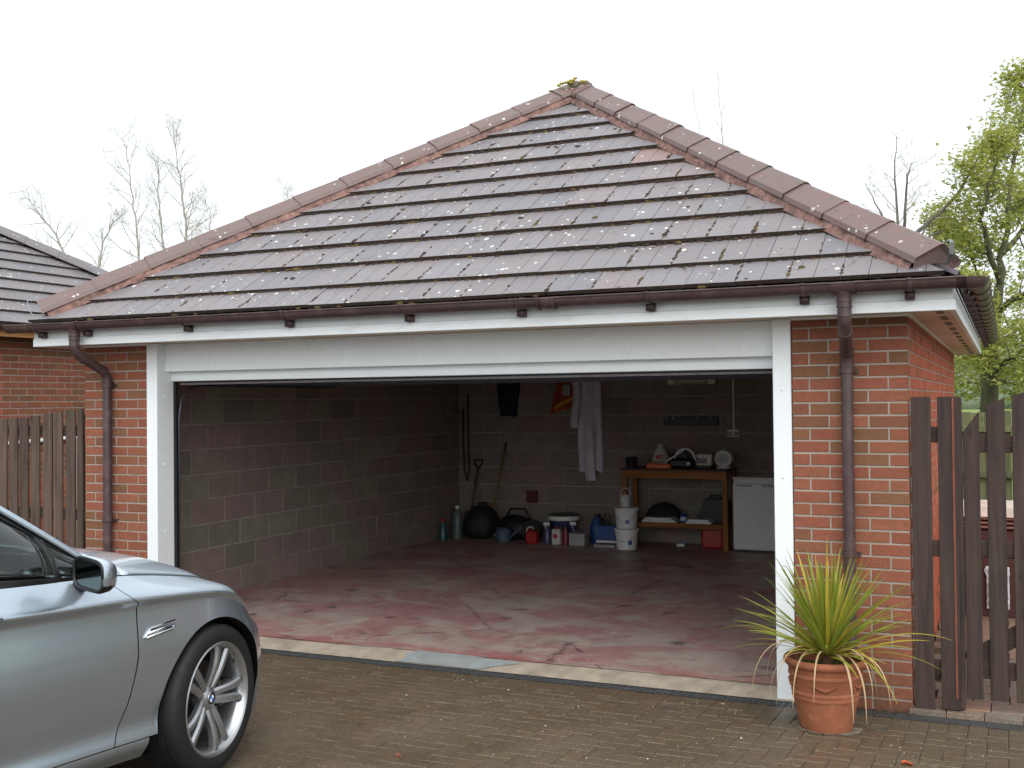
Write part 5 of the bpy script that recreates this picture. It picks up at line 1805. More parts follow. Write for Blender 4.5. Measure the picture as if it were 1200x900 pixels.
        cal = MB().cbox(-.05, .05, .1, .2, -.06, .06, .01); obj("caliper", cal, DARK, w)
        hub = [(.0001, .068), (.03, .068), (.036, .064), (.05, .06), (.06, .05), (.065, .02), (.06, -.03)]
        obj("hub", MB().lathe(hub, 24, M=Rm), ALLOY, w, smooth=40)
        # five pairs of spokes
        for k in range(5):
            a = 2 * pi * k / 5 + .32
            for q in (-1, 1):
                sp = MB(); secs = []
                for t_ in range(7):
                    f = t_ / 6
                    rr = .045 + f * .213
                    ang = a + q * (.16 + .10 * f - .02 * sin(pi * f)) * (1 if f > 0 else .9)
                    ang = a + q * (.30 * (1 - f) ** 2 + .20 * f)
                    wd = .021 - .003 * sin(pi * f) + .004 * f
                    zz = .052 + .030 * f + .012 * sin(pi * f)
                    secs.append((rr, ang, wd, zz))
                n = 0
                for rr, ang, wd, zz in secs:
                    c0 = Vector((rr * cos(ang), rr * sin(ang), 0)); tg = Vector((-sin(ang), cos(ang), 0))
                    for du, dz in ((-1, -.03), (-1, -.006), (-.45, .004), (.45, .004), (1, -.006), (1, -.03)):
                        v = Rm @ (c0 + tg * (wd * du) + Vector((0, 0, zz + dz)))
                        sp.v.append(tuple(v))
                for i in range(6):
                    for j in range(6):
                        j2 = (j + 1) % 6
                        sp.face((i * 6 + j, i * 6 + j2, (i + 1) * 6 + j2, (i + 1) * 6 + j))
                sp.face(list(range(6))[::-1]); sp.face([36 + j for j in range(6)])
                obj("spoke", sp, ALLOY, w, smooth=35, fixn=True)
        # badge: black ring, blue and white quarters
        bd = MB()
        Z = .0695
        nq = 24
        bd.v.append(tuple(Rm @ Vector((0, 0, Z + .001))))
        for rr in (.017, .0205, .029, .031):
            for k in range(nq):
                a = 2 * pi * k / nq; bd.v.append(tuple(Rm @ Vector((rr * cos(a), rr * sin(a), Z + (.001 if rr < .03 else -.001)))))
        for k in range(nq):
            k2 = (k + 1) % nq
            bd.face((0, 1 + k, 1 + k2), 0 if (k // 6) % 2 == 0 else 1)
            for ring in range(3):
                bd.face((1 + ring * nq + k, 1 + (ring + 1) * nq + k, 1 + (ring + 1) * nq + k2, 1 + ring * nq + k2), (3, 2, 3)[ring])
        obj("centre_badge", bd, [plain("badge_blue", (40, 110, 190), .2), plain("badge_white", (230, 232, 235), .2), plain("badge_black", (14, 14, 16), .2), CHROME], w)
        vt = Rm @ Vector((.236 * cos(2.3), .236 * sin(2.3), .08)); v2 = Rm @ Vector((.215 * cos(2.3), .215 * sin(2.3), .085))
        obj("valve", MB().tube([vt, v2], .005, 6), DARK, w)
    wheel(1, 0, radians(7)); wheel(-1, 0, radians(7)); wheel(1, -3.07, 0); wheel(-1, -3.07, 0)
build_car()

# ------------------------------------------------------------------ things inside the garage
def lathe_thing(name, label, cat, loc, prof, mat, n=20, parts=(), group=None):
    r = thing(name, label, cat, loc, group=group)
    obj("body", MB().lathe(prof, n), mat, r, smooth=40)
    for nm, pr, m in parts: obj(nm, MB().lathe(pr, n), m, r, smooth=40)
    return r

def build_interior():
    Z = ZF
    C = lambda n, rgb, **k: plain(n, rgb, **k)
    white = C("tub_white", (214, 214, 212), rough=.45, var=.03, dirt=((150, 144, 134), 3, .2))
    blue = C("deep_blue_plastic", (38, 70, 128), rough=.4)
    red = C("red_plastic", (160, 34, 34), rough=.4)
    black = C("black_case", (22, 22, 24), rough=.5)
    green = C("green_plastic", (40, 84, 60), rough=.45)
    grey = C("grey_card", (150, 152, 150), rough=.7)
    orange = C("orange_plastic", (206, 96, 34), rough=.45)
    # workbench
    b = thing("workbench", "pine workbench with a lower shelf against the back block wall", "workbench", (0, 0, Z))
    x0, x1, y0, y1, zt = -3.66, -2.40, 5.68, 6.22, .93
    obj("worktop", MB().cbox(x0 - .01, x1 + .01, y0 - .01, y1, zt - .02, zt, .004), C("dark_worktop", (58, 46, 38), rough=.6), b)
    obj("apron", MB().cbox(x0, x1, y0, y0 + .035, zt - .11, zt - .0205, .004), PINE, b)
    for lx in (x0, x1 - .06):
        obj("leg", MB().cbox(lx, lx + .06, y0 + .036, y0 + .1, .001, zt - .021, .004), PINEV, b)
        obj("leg", MB().cbox(lx, lx + .06, y1 - .1, y1 - .04, .001, zt - .021, .004), PINEV, b)
    obj("shelf", MB().cbox(x0 + .061, x1 - .061, y0 + .05, y1 - .05, .27, .30, .003), PINE, b)
    obj("shelf_rail", MB().cbox(x0 + .061, x1 - .061, y0 + .03, y0 + .049, .24, .30, .003), PINE, b)
    zt += Z; zs = .30 + Z
    # freezer
    f = thing("freezer", "white undercounter freezer beside the workbench", "freezer", (-2.335, 5.70, Z))
    obj("cabinet", MB().cbox(0, .55, .045, .56, .02, .83, .006), white, f)
    d = obj("door", MB().cbox(.002, .548, 0, .044, .03, .78, .008), white, f)
    obj("handle", MB().cbox(.05, .22, -.012, -.001, .745, .765, .003), grey, d)
    obj("handle", MB().cbox(.34, .52, -.012, -.001, .745, .765, .003), grey, d)
    obj("top_panel", MB().cbox(-.002, .552, .0, .57, .831, .85, .005), white, f)
    obj("plinth", MB().box(.02, .53, .05, .5, 0, .02), black, f)
    # hanging paper overall
    random.seed(5)
    def cloth(w0, w1, h, folds, depth, seed, taper):
        m = MB()
        def fn(a, bb):
            w = w0 + (w1 - w0) * bb ** .7
            x = (a - .5) * w + .018 * mnoise.noise((a * 3, bb * 4, seed))
            fold = depth * (sin(a * folds * pi + 2 * mnoise.noise((a * 2, bb * 2.5, seed))) + .6 * mnoise.noise((a * 8, bb * 5, seed + 3)))
            return (x, -.05 - depth - fold * (.3 + bb), -h * bb * (1 + taper * mnoise.noise((a * 3.2, 0, seed))))
        m.grid(fn, 36, 50)
        m.grid(lambda a, bb: (fn(a, bb)[0] * .95, -.004, fn(a, bb)[2] * .98), 4, 6, flip=True)
        return m
    o = thing("paper_overall", "white crumpled paper overall hanging on the back wall", "overall", (-4.235, YB, 2.2))
    oc = C("white_paper_cloth", (200, 196, 206), rough=.8, var=.1)
    bd = obj("torso", cloth(.27, .33, 1.28, 3, .028, 2, .05), oc, o, smooth=True)
    sl = MB().grid(lambda a, bb: (-.17 + (a - .5) * .1 + .02 * sin(bb * 5), -.14 - .03 * sin(a * pi) - .012 * mnoise.noise((a * 5, bb * 8, 3)), -.1 - .62 * bb), 8, 22)
    obj("sleeve", sl, oc, o, smooth=True)
    sl = MB().grid(lambda a, bb: (-.0 + (a - .5) * .13 + .03 * bb, -.15 - .025 * sin(a * pi) - .012 * mnoise.noise((a * 5, bb * 8, 9)), -.72 - .66 * bb), 8, 22)
    obj("leg", sl, oc, o, smooth=True)
    obj("hook", MB().tube([(0, 0, -.02), (0, -.06, -.02), (0, -.075, .02)], .006, 6), STEEL, o, smooth=True)
    # orange and red bag
    o = thing("orange_bag", "orange and red bag hanging on the back wall beside the paper overall", "bag", (-4.56, YB, 2.1))
    bg = MB().grid(lambda a, bb: ((a - .5) * (.22 + .16 * bb) - .05 * bb, -.03 - .09 * sin(pi * a) * (.4 + bb) * (1 - .3 * bb) - .015 * mnoise.noise((a * 5, bb * 5, 1)), -.46 * bb + .1 * a * bb), 16, 18)
    obj("sack", bg, C("dull_orange_fabric", (160, 62, 28), rough=.8), o, smooth=True)
    obj("stripe", MB().grid(lambda a, bb: (-.14 + a * .26, -.115 - .01 * sin(pi * a), -.40 + a * .13 + bb * .045), 10, 2), C("yellow_strip", (196, 138, 36), rough=.7), o, smooth=True)
    obj("pale_patch", MB().grid(lambda a, bb: (-.02 + a * .1, -.118 - .012 * sin(pi * a), -.22 + bb * .14), 6, 6), C("pale_patch", (150, 150, 146), rough=.7), o, smooth=True)
    # dark jacket
    o = thing("dark_jacket", "dark blue jacket hanging near the left corner of the back wall".replace("left ", ""), "jacket", (-5.36, YB, 2.12))
    jc = C("navy_cloth", (30, 34, 48), rough=.9)
    obj("torso", cloth(.34, .22, .50, 3, .03, 8, .08), jc, o, smooth=True)
    obj("hook", MB().tube([(0, 0, -.01), (0, -.06, -.01)], .006, 6), STEEL, o)
    # radiant strip heater
    o = thing("wall_heater", "slim white wall heater with a pale grille high on the back wall", "heater", (-2.93, YB, 2.03))
    obj("housing", MB().cbox(-.30, .30, -.07, -.001, -.035, .05, .008), C("heater_shell", (150, 146, 138), rough=.5), o)
    obj("element", MB().tube([(-.27, -.082, .012), (.27, -.082, .012)], .012, 8), C("quartz_tube", (220, 216, 208), rough=.3), o, smooth=True)
    for sx in (-.29, .21): obj("end_cap", MB().cbox(sx, sx + .08, -.095, -.071, -.03, .045, .004), C("pale_cap", (224, 220, 212), rough=.4), o)
    # green tool rack
    o = thing("tool_rail", "dark green tool rail screwed to the wall above the workbench", "rail", (-2.96, YB, 1.555))
    obj("bar", MB().cbox(-.33, .33, -.05, -.001, -.05, .05, .005), C("bottle_green", (28, 52, 44), rough=.5), o)
    for k, sx in enumerate((-.28, -.2, .1, .26)): obj("peg", MB().tube([(sx, -.05, .02), (sx, -.09, .02), (sx, -.09, .05)], .006, 6), STEEL, o)
    # conduit and socket
    o = thing("power_socket", "double power socket with a white conduit running up the back wall", "socket", (-2.44, YB, 1.41))
    obj("back_box", MB().cbox(-.075, .075, -.04, -.001, -.043, .043, .004), white, o)
    obj("conduit", MB().cbox(-.01, .01, -.018, -.001, .0435, .95, .003), white, o)
    for sx in (-.04, .04): obj("plug", MB().cbox(sx - .024, sx + .024, -.075, -.041, -.03, .02, .006), grey, o)
    # fan heater on the bench
    o = thing("fan_heater", "round white fan heater standing on the workbench", "fan", (-2.48, 5.92, zt))
    Rx = Matrix.Translation((0, 0, .115)) @ Matrix.Rotation(pi / 2, 4, 'X')
    obj("housing", MB().lathe([(.001, -.05), (.09, -.05), (.105, -.03), (.105, .03), (.095, .05), (.084, .05), (.08, .03), (.001, .03)], 28, M=Rx), white, o, smooth=40)
    for r in (.02, .04, .06): obj("grille_ring", MB().lathe([(r - .003, .045), (r + .003, .045), (r + .003, .049), (r - .003, .049), (r - .003, .045)], 24, M=Rx), grey, o)
    for k in range(3):
        a = k * pi / 3; obj("grille_bar", MB().box(-.084, .084, -.003, .003, .040, .044, M=Rx @ Matrix.Rotation(a, 4, 'Z')), grey, o)
    obj("foot", MB().cbox(-.07, .07, -.06, .06, .001, .02, .005), white, o)
    # clutter on the worktop
    o = thing("paint_kettle", "small black paint kettle on the end of the workbench", "pot", (-3.58, 5.85, zt))
    obj("body", MB().lathe([(.001, .001), (.06, .001), (.075, .12), (.078, .125), (.072, .125), (.058, .01)], 18), black, o, smooth=40)
    obj("handle", MB().tube([(.076 * cos(a), 0, .12 + .05 * sin(a)) for a in [pi * k / 10 for k in range(11)]], .003, 5), STEEL, o)
    o = thing("tool_box", "flat orange tool tray lying on the workbench", "tray", (-3.2, 5.80, zt))
    obj("base", MB().cbox(-.15, .14, -.1, .1, .001, .055, .008), orange, o); obj("insert", MB().cbox(-.13, .1, -.08, .08, .056, .075, .004), C("wood_insert", (150, 110, 70)), o)
    o = thing("sack_of_rags", "pale plastic bag with a red mark on the workbench", "bag", (-3.28, 6.06, zt))
    obj("bag", MB().lathe([(.001, .001), (.09, .01), (.11, .1), (.085, .18), (.035, .24), (.05, .27)], 14), C("pale_bag", (190, 188, 176), rough=.6), o, smooth=True)
    obj("mark", MB().grid(lambda a, bb: (-.03 + a * .08, -.108 - .003 * sin(pi * a), .09 + bb * .05 + a * .02), 4, 2), red, o)
    o = thing("white_batten", "thin white batten leaning across the workbench clutter", "batten", (-3.2, 5.9, zt))
    M = Matrix.Translation((0, -.12, .04)) @ Matrix.Rotation(radians(-32), 4, 'Y')
    obj("strip", MB().cbox(-.16, .34, -.012, .012, -.007, .007, .002, M=M), white, o)
    o = thing("circular_saw", "black power saw with a curved white guard on the workbench", "power saw", (-2.95, 5.86, zt))
    obj("motor", MB().cbox(-.16, .14, -.09, .08, .001, .12, .03), black, o, smooth=30)
    obj("guard", MB().lathe([(.11, -.02), (.13, -.02), (.13, .02), (.11, .02), (.11, -.02)], 20, M=Matrix.Translation((.03, -.02, .11)) @ Matrix.Rotation(pi / 2, 4, 'X'), a0=0, a1=pi), white, o, smooth=40)
    obj("knob", MB().lathe([(.001, .03), (.02, .026), (.024, .01), (.024, 0)], 14, M=Matrix.Translation((.09, -.09, .06)) @ Matrix.Rotation(pi / 2, 4, 'X')), white, o, smooth=True)
    obj("grip", MB().tube([(-.14, 0, .11), (-.1, 0, .19), (.02, 0, .2), (.07, 0, .13)], .018, 8), C("purple_grip", (52, 44, 84)), o, smooth=True)
    o = thing("radio", "small off white radio with a dark display on the workbench", "radio", (-2.72, 5.95, zt))
    obj("case", MB().cbox(-.1, .1, -.06, .06, .03, .17, .012), C("off_white", (196, 190, 178)), o)
    obj("display", MB().box(-.08, .05, -.064, -.0605, .06, .12), C("display", (70, 58, 60), rough=.2), o)
    obj("feet", MB().cbox(-.09, .09, -.05, .05, .001, .03, .004), black, o)
    # shelf contents
    for k, (sx, sy, w, d, h, lab) in enumerate(((-3.22, 5.84, .42, .2, .035, "white boards stacked flat on the lower bench shelf"), (-2.74, 5.82, .3, .2, .05, "pale carton flap box lying on the lower bench shelf"))):
        o = thing("flat_box", lab, "boards", (sx, sy, zs))
        for j in range(2 if k else 3): obj("board", MB().cbox(-w / 2 + j * .02, w / 2 - j * .03, -d / 2, d / 2, .001 + j * h / 2, .001 + (j + .9) * h / 2, .002), white, o)
    lathe_thing("paint_tin", "small blue and white tin on the bench shelf", "tin", (-2.93, 5.78, zs + .0), [(.001, .001), (.038, .001), (.038, .1), (.04, .104), (.036, .108), (.001, .104)], blue, 18, (("label", [(.0385, .03), (.0385, .07)], C("tin_label", (170, 190, 205))),))
    o = thing("drill_case", "black drill case with a sloping side on the bench shelf", "case", (-2.62, 6.0, zs))
    mb = MB().prism([(-.22, .001), (.17, .001), (.17, .27), (-.1, .27)], lambda a, c, k: (a, -.07 + .14 * k, c)); obj("shell", mb, black, o, fixn=True)
    obj("handle", MB().tube([(-.05, 0, .27), (-.04, 0, .31), (.07, 0, .31), (.08, 0, .27)], .012, 8), black, o, smooth=True)
    o = thing("black_sack", "soft black sack slumped at the back of the bench shelf", "sack", (-3.25, 6.05, zs))
    obj("sack", MB().lathe([(.001, .001), (.2, .01), (.21, .07), (.15, .16), (.06, .2), (.001, .21)], 16), C("soft_black", (30, 30, 32), rough=.85), o, smooth=True)
    o = thing("red_canister", "red plastic canister on the floor under the workbench", "canister", (-2.60, 5.95, Z))
    obj("body", MB().cbox(-.15, .11, -.09, .09, .001, .24, .025), red, o, smooth=30); obj("cap", MB().lathe([(.025, .24), (.025, .27), (.001, .27)], 12, M=Matrix.Translation((.05, 0, 0))), black, o)
    obj("handle", MB().tube([(-.1, 0, .235), (-.09, 0, .27), (-.02, 0, .27), (-.01, 0, .235)], .01, 6), red, o, smooth=True)
    o = thing("dust_pan_brush", "small pale blue brush on the floor under the workbench", "brush", (-3.02, 5.98, Z))
    obj("head", MB().cbox(-.05, .05, -.02, .02, .001, .04, .01), C("pale_blue", (110, 160, 200)), o); obj("bristles", MB().box(-.045, .045, -.03, -.021, .001, .03), white, o)
    # white tubs
    tub = [(.001, .001), (.118, .001), (.138, .215), (.146, .217), (.146, .235), (.139, .24), (.128, .24), (.11, .02)]
    for k, (z, lab) in enumerate(((0, "white plastic tub standing on the floor, lower of its stack"), (.245, "white plastic tub stacked on another tub beside the workbench"))):
        o = thing("plastic_tub", lab, "tub", (-3.55, 5.54, Z + z), group="white tubs stacked by the bench")
        obj("body", MB().lathe(tub, 28), white, o, smooth=40)
        obj("lid", MB().lathe([(.001, .241), (.142, .241), (.147, .236)], 28), white, o, smooth=40)
        obj("handle", MB().tube([(.14 * cos(a), .14 * sin(a) if sin(a) < 0 else 0, .2 - .10 * abs(sin(a))) for a in [pi + pi * q / 12 for q in range(13)]], .003, 5), STEEL, o)
        a0 = -pi * .38 if k else -pi * .30
        obj("blue_label", MB().grid(lambda a, bb: ((.129) * cos(a0 + (a - .5) * .36), (.129) * sin(a0 + (a - .5) * .36), .06 + bb * .05), 4, 2), blue, o)
    o = thing("clear_jug", "small clear plastic jug with a wire handle on top of the tub stack", "jug", (-3.56, 5.54, Z + .49))
    obj("body", MB().lathe([(.001, .001), (.06, .001), (.066, .14), (.07, .145), (.064, .14), (.058, .01)], 18), C("cloudy_plastic", (186, 188, 184), rough=.35), o, smooth=40)
    obj("handle", MB().tube([(.068 * cos(a), 0, .13 + .09 * sin(a)) for a in [pi * q / 12 for q in range(13)]], .0035, 5), white, o)
    obj("brush", MB().tube([(.0, .01, .02), (.02, .02, .2)], .006, 6), black, o)
    # along the back wall, corner to bench
    o = thing("meter_box", "small dark red box fixed low on the back wall", "box", (-5.05, YB, .59))
    obj("case", MB().cbox(-.07, .07, -.06, -.001, -.075, .075, .005), C("dark_red", (92, 30, 34)), o); obj("cover", MB().box(-.055, .055, -.064, -.0605, -.06, .06), C("dark_red2", (78, 26, 30)), o)
    o = thing("refuse_sack", "full black refuse sack in the corner of the garage", "sack", (-5.62, 5.95, Z))
    sk = MB().lathe([(.001, .001), (.2, .005), (.24, .1), (.22, .22), (.17, .33), (.08, .40), (.05, .42), (.07, .45)], 24)
    sk.v = [(x * (1 + .3 * mnoise.noise((x * 7, y * 7, z * 7))), y * (1 + .3 * mnoise.noise((x * 7, z * 7, 2))), z) for x, y, z in sk.v]
    obj("sack", sk, C("bin_bag", (26, 26, 28), rough=.7), o, smooth=True)
    lathe_thing("water_bottle", "tall pale plastic bottle beside the refuse sack", "bottle", (-5.86, 5.72, Z), [(.001, .001), (.06, .001), (.062, .25), (.05, .32), (.02, .36), (.02, .4), (.001, .4)], C("dusty_bottle", (86, 100, 100), rough=.4), 16, (("cap", [(.024, .38), (.024, .42), (.001, .42)], white),))
    lathe_thing("screenwash_bottle", "squat green bottle at the foot of the block wall corner", "bottle", (-5.95, 5.5, Z), [(.001, .001), (.055, .001), (.055, .16), (.02, .22), (.02, .25), (.001, .25)], C("teal_bottle", (40, 80, 78), rough=.35), 16, (("cap", [(.024, .24), (.024, .28), (.001, .28)], red),))
    o = thing("spade", "garden spade with a D handle leaning in the corner", "spade", (-5.80, YB - .04, Z))
    obj("shaft", MB().tube([(0, -.25, .32), (0, -.03, .86)], .017, 8), C("ash_shaft", (84, 70, 54)), o, smooth=True)
    obj("handle", MB().tube([(0, -.03, .85), (-.055, -.012, .93), (-.06, -.005, .975), (.06, -.005, .975), (.055, -.012, .93), (0, -.03, .85)], .013, 8), black, o, smooth=True)
    obj("blade", MB().grid(lambda a, bb: ((a - .5) * .17 * (1 - .25 * bb ** 3), -.25 - .09 * bb - .015 * cos((a - .5) * 3), .33 - .3 * bb), 6, 6), C("blade_steel", (88, 86, 84), rough=.4, metal=.7), o, smooth=True)
    o = thing("hose_loop", "long black cable loop hanging in the corner of the back wall", "cable", (-6.0, YB, 1.72))
    pts = [(-.03, -.03, 0), (-.03, -.04, -.4), (-.01, -.05, -.8), (.03, -.05, -.95), (.06, -.05, -.8), (.045, -.04, -.4), (.04, -.03, .0), (.045, -.02, .2)]
    obj("loop", MB().tube(pts, .013, 8), black, o, smooth=True); obj("hook", MB().tube([(-.06, 0, .0), (.06, -.05, .01)], .008, 6), STEEL, o)
    o = thing("broom", "broom with a yellow wooden shaft leaning on the back wall", "broom", (-5.4, YB - .03, Z))
    obj("shaft", MB().tube([(-.13, -.32, .06), (0, -.02, 1.2)], .013, 8), C("yellow_shaft", (126, 98, 54)), o, smooth=True)
    obj("grip", MB().tube([(0 - .012, -.045, 1.1), (0, -.02, 1.21)], .016, 8), black, o); obj("head", MB().cbox(-.28, .0, -.36, -.3, .03, .07, .008), C("broom_wood", (140, 100, 60)), o)
    obj("bristles", MB().box(-.275, -.005, -.365, -.295, .001, .03), C("bristle", (60, 46, 34)), o)
    o = thing("tool_bag", "dark slumped tool bag among the clutter by the broom", "bag", (-5.12, 5.95, Z))
    tb = MB().lathe([(.001, .001), (.2, .01), (.21, .14), (.16, .26), (.05, .3), (.001, .3)], 18); tb.v = [(x * 1.25, y * .8, z * (1 + .15 * mnoise.noise((x * 8, y * 8, 1)))) for x, y, z in tb.v]
    obj("body", tb, black, o, smooth=True); obj("strap", MB().tube([(-.2, 0, .2), (-.1, 0, .38), (.1, 0, .38), (.2, 0, .2)], .015, 6), black, o, smooth=True)
    o = thing("water_can", "blue grey watering can lying by the tool bag", "can", (-5.2, 5.68, Z))
    obj("body", MB().lathe([(.001, 0), (.09, 0), (.1, .13), (.06, .17), (.001, .17)], 18, M=Matrix.Translation((0, 0, .001))), C("slate_blue", (74, 92, 112)), o, smooth=40)
    obj("spout", MB().tube([(.08, 0, .04), (.2, -.02, .14)], [.02, .01], 8), C("slate_blue", (74, 92, 112)), o, smooth=True)
    o = thing("cable_reel", "black cable reel with a pale hub beside the red petrol can", "reel", (-4.86, 5.8, Z))
    Mr = Matrix.Translation((0, 0, .13)) @ Matrix.Rotation(pi / 2, 4, 'X')
    obj("drum", MB().lathe([(.001, -.05), (.13, -.05), (.13, -.042), (.08, -.04), (.08, .04), (.13, .042), (.13, .05), (.001, .05)], 24, M=Mr), black, o, smooth=40)
    obj("hub", MB().lathe([(.05, .051), (.062, .051), (.062, .06), (.05, .06), (.05, .051)], 18, M=Mr), white, o)
    o = thing("petrol_can", "small red petrol can on the floor by the spray bottles", "can", (-4.78, 5.62, Z))
    obj("body", MB().cbox(-.07, .07, -.06, .06, .001, .15, .015), red, o, smooth=30); obj("cap", MB().lathe([(.02, .15), (.02, .175), (.001, .175)], 12, M=Matrix.Translation((.035, 0, 0))), black, o)
    obj("handle", MB().tube([(-.05, 0, .148), (-.045, 0, .175), (0, 0, .175), (.005, 0, .148)], .008, 6), red, o, smooth=True)
    for k, (x, y, col, lab) in enumerate(((-4.60, 5.66, (70, 76, 110), "clear spray bottle with a white trigger by the petrol can"), (-4.31, 5.8, (60, 66, 100), "spray bottle with a white trigger behind the grey carton"))):
        o = thing("spray_bottle", lab, "bottle", (x, y, Z), group="spray bottles on the floor")
        obj("body", MB().lathe([(.001, .001), (.045, .001), (.048, .13), (.02, .19), (.016, .22), (.001, .22)], 16), C("spray_body%d" % k, col, rough=.3), o, smooth=40)
        obj("trigger", MB().cbox(-.05, .03, -.012, .012, .22, .26, .006).cbox(-.03, -.018, -.008, .008, .17, .222, .003), white, o)
    o = thing("chemical_canister", "white canister with a red label standing on the floor", "canister", (-4.46, 5.62, Z))
    obj("body", MB().cbox(-.055, .055, -.045, .045, .001, .19, .012), C("canister_white", (196, 190, 188)), o, smooth=30); obj("label", MB().box(-.03, .02, -.048, -.0455, .08, .13), red, o)
    obj("cap", MB().lathe([(.018, .19), (.018, .215), (.001, .215)], 12), red, o)
    o = thing("red_bottle", "dark red bottle squeezed beside the white canister", "bottle", (-4.36, 5.66, Z))
    obj("body", MB().lathe([(.001, .001), (.045, .001), (.045, .15), (.018, .2), (.018, .22), (.001, .22)], 14), C("maroon_bottle", (110, 26, 36), rough=.35), o, smooth=40); obj("cap", MB().lathe([(.02, .215), (.02, .24), (.001, .24)], 12), black, o)
    o = thing("lidded_basin", "blue basin with a white rim and green lid behind the bottles", "basin", (-4.50, 5.95, Z))
    obj("bowl", MB().lathe([(.001, .001), (.13, .001), (.18, .27), (.17, .27), (.12, .01)], 22), C("dark_blue_tub", (36, 52, 84)), o, smooth=40)
    obj("rim", MB().lathe([(.172, .27), (.2, .27), (.2, .32), (.172, .32)], 22), white, o, smooth=40); obj("lid", MB().lathe([(.001, .35), (.15, .345), (.198, .322)], 22), green, o, smooth=40)
    o = thing("grey_carton", "plain grey carton on the floor beside the bottles", "carton", (-4.19, 5.66, Z))
    obj("box", MB().cbox(-.1, .1, -.08, .08, .001, .15, .004), grey, o); obj("flap", MB().cbox(-.1, .1, -.13, -.081, .148, .153, .001), grey, o)
    o = thing("blue_bottle", "rounded blue container behind the grey carton", "container", (-4.06, 5.95, Z))
    obj("body", MB().lathe([(.001, .001), (.08, .001), (.09, .2), (.06, .28), (.03, .3), (.03, .33), (.001, .33)], 18), blue, o, smooth=40); obj("cap", MB().lathe([(.035, .32), (.035, .35), (.001, .35)], 12), black, o)
    o = thing("blue_crate", "blue tool crate with shiny tools beside the white tubs", "crate", (-3.82, 5.72, Z))
    obj("body", MB().cbox(-.13, .14, -.1, .1, .08, .25, .008), blue, o)
    obj("tray", MB().cbox(-.15, .12, -.16, .06, .001, .03, .004), grey, o); obj("tray", MB().cbox(-.13, .14, -.13, .08, .05, .078, .004), white, o)
    obj("spacer", MB().box(-.1, .1, -.08, .04, .03, .05), black, o)
    for k in range(9):
        a, bb = random.uniform(-.11, .11), random.uniform(-.08, .08)
        obj("tool", MB().tube([(a, bb, .25), (a + random.uniform(-.06, .06), bb + random.uniform(-.04, .04), random.uniform(.3, .4))], random.uniform(.006, .014), 6), STEEL if k % 3 == 0 else black, o)
    # strip light hanging end near the opening: pull cord on the wall
build_interior()

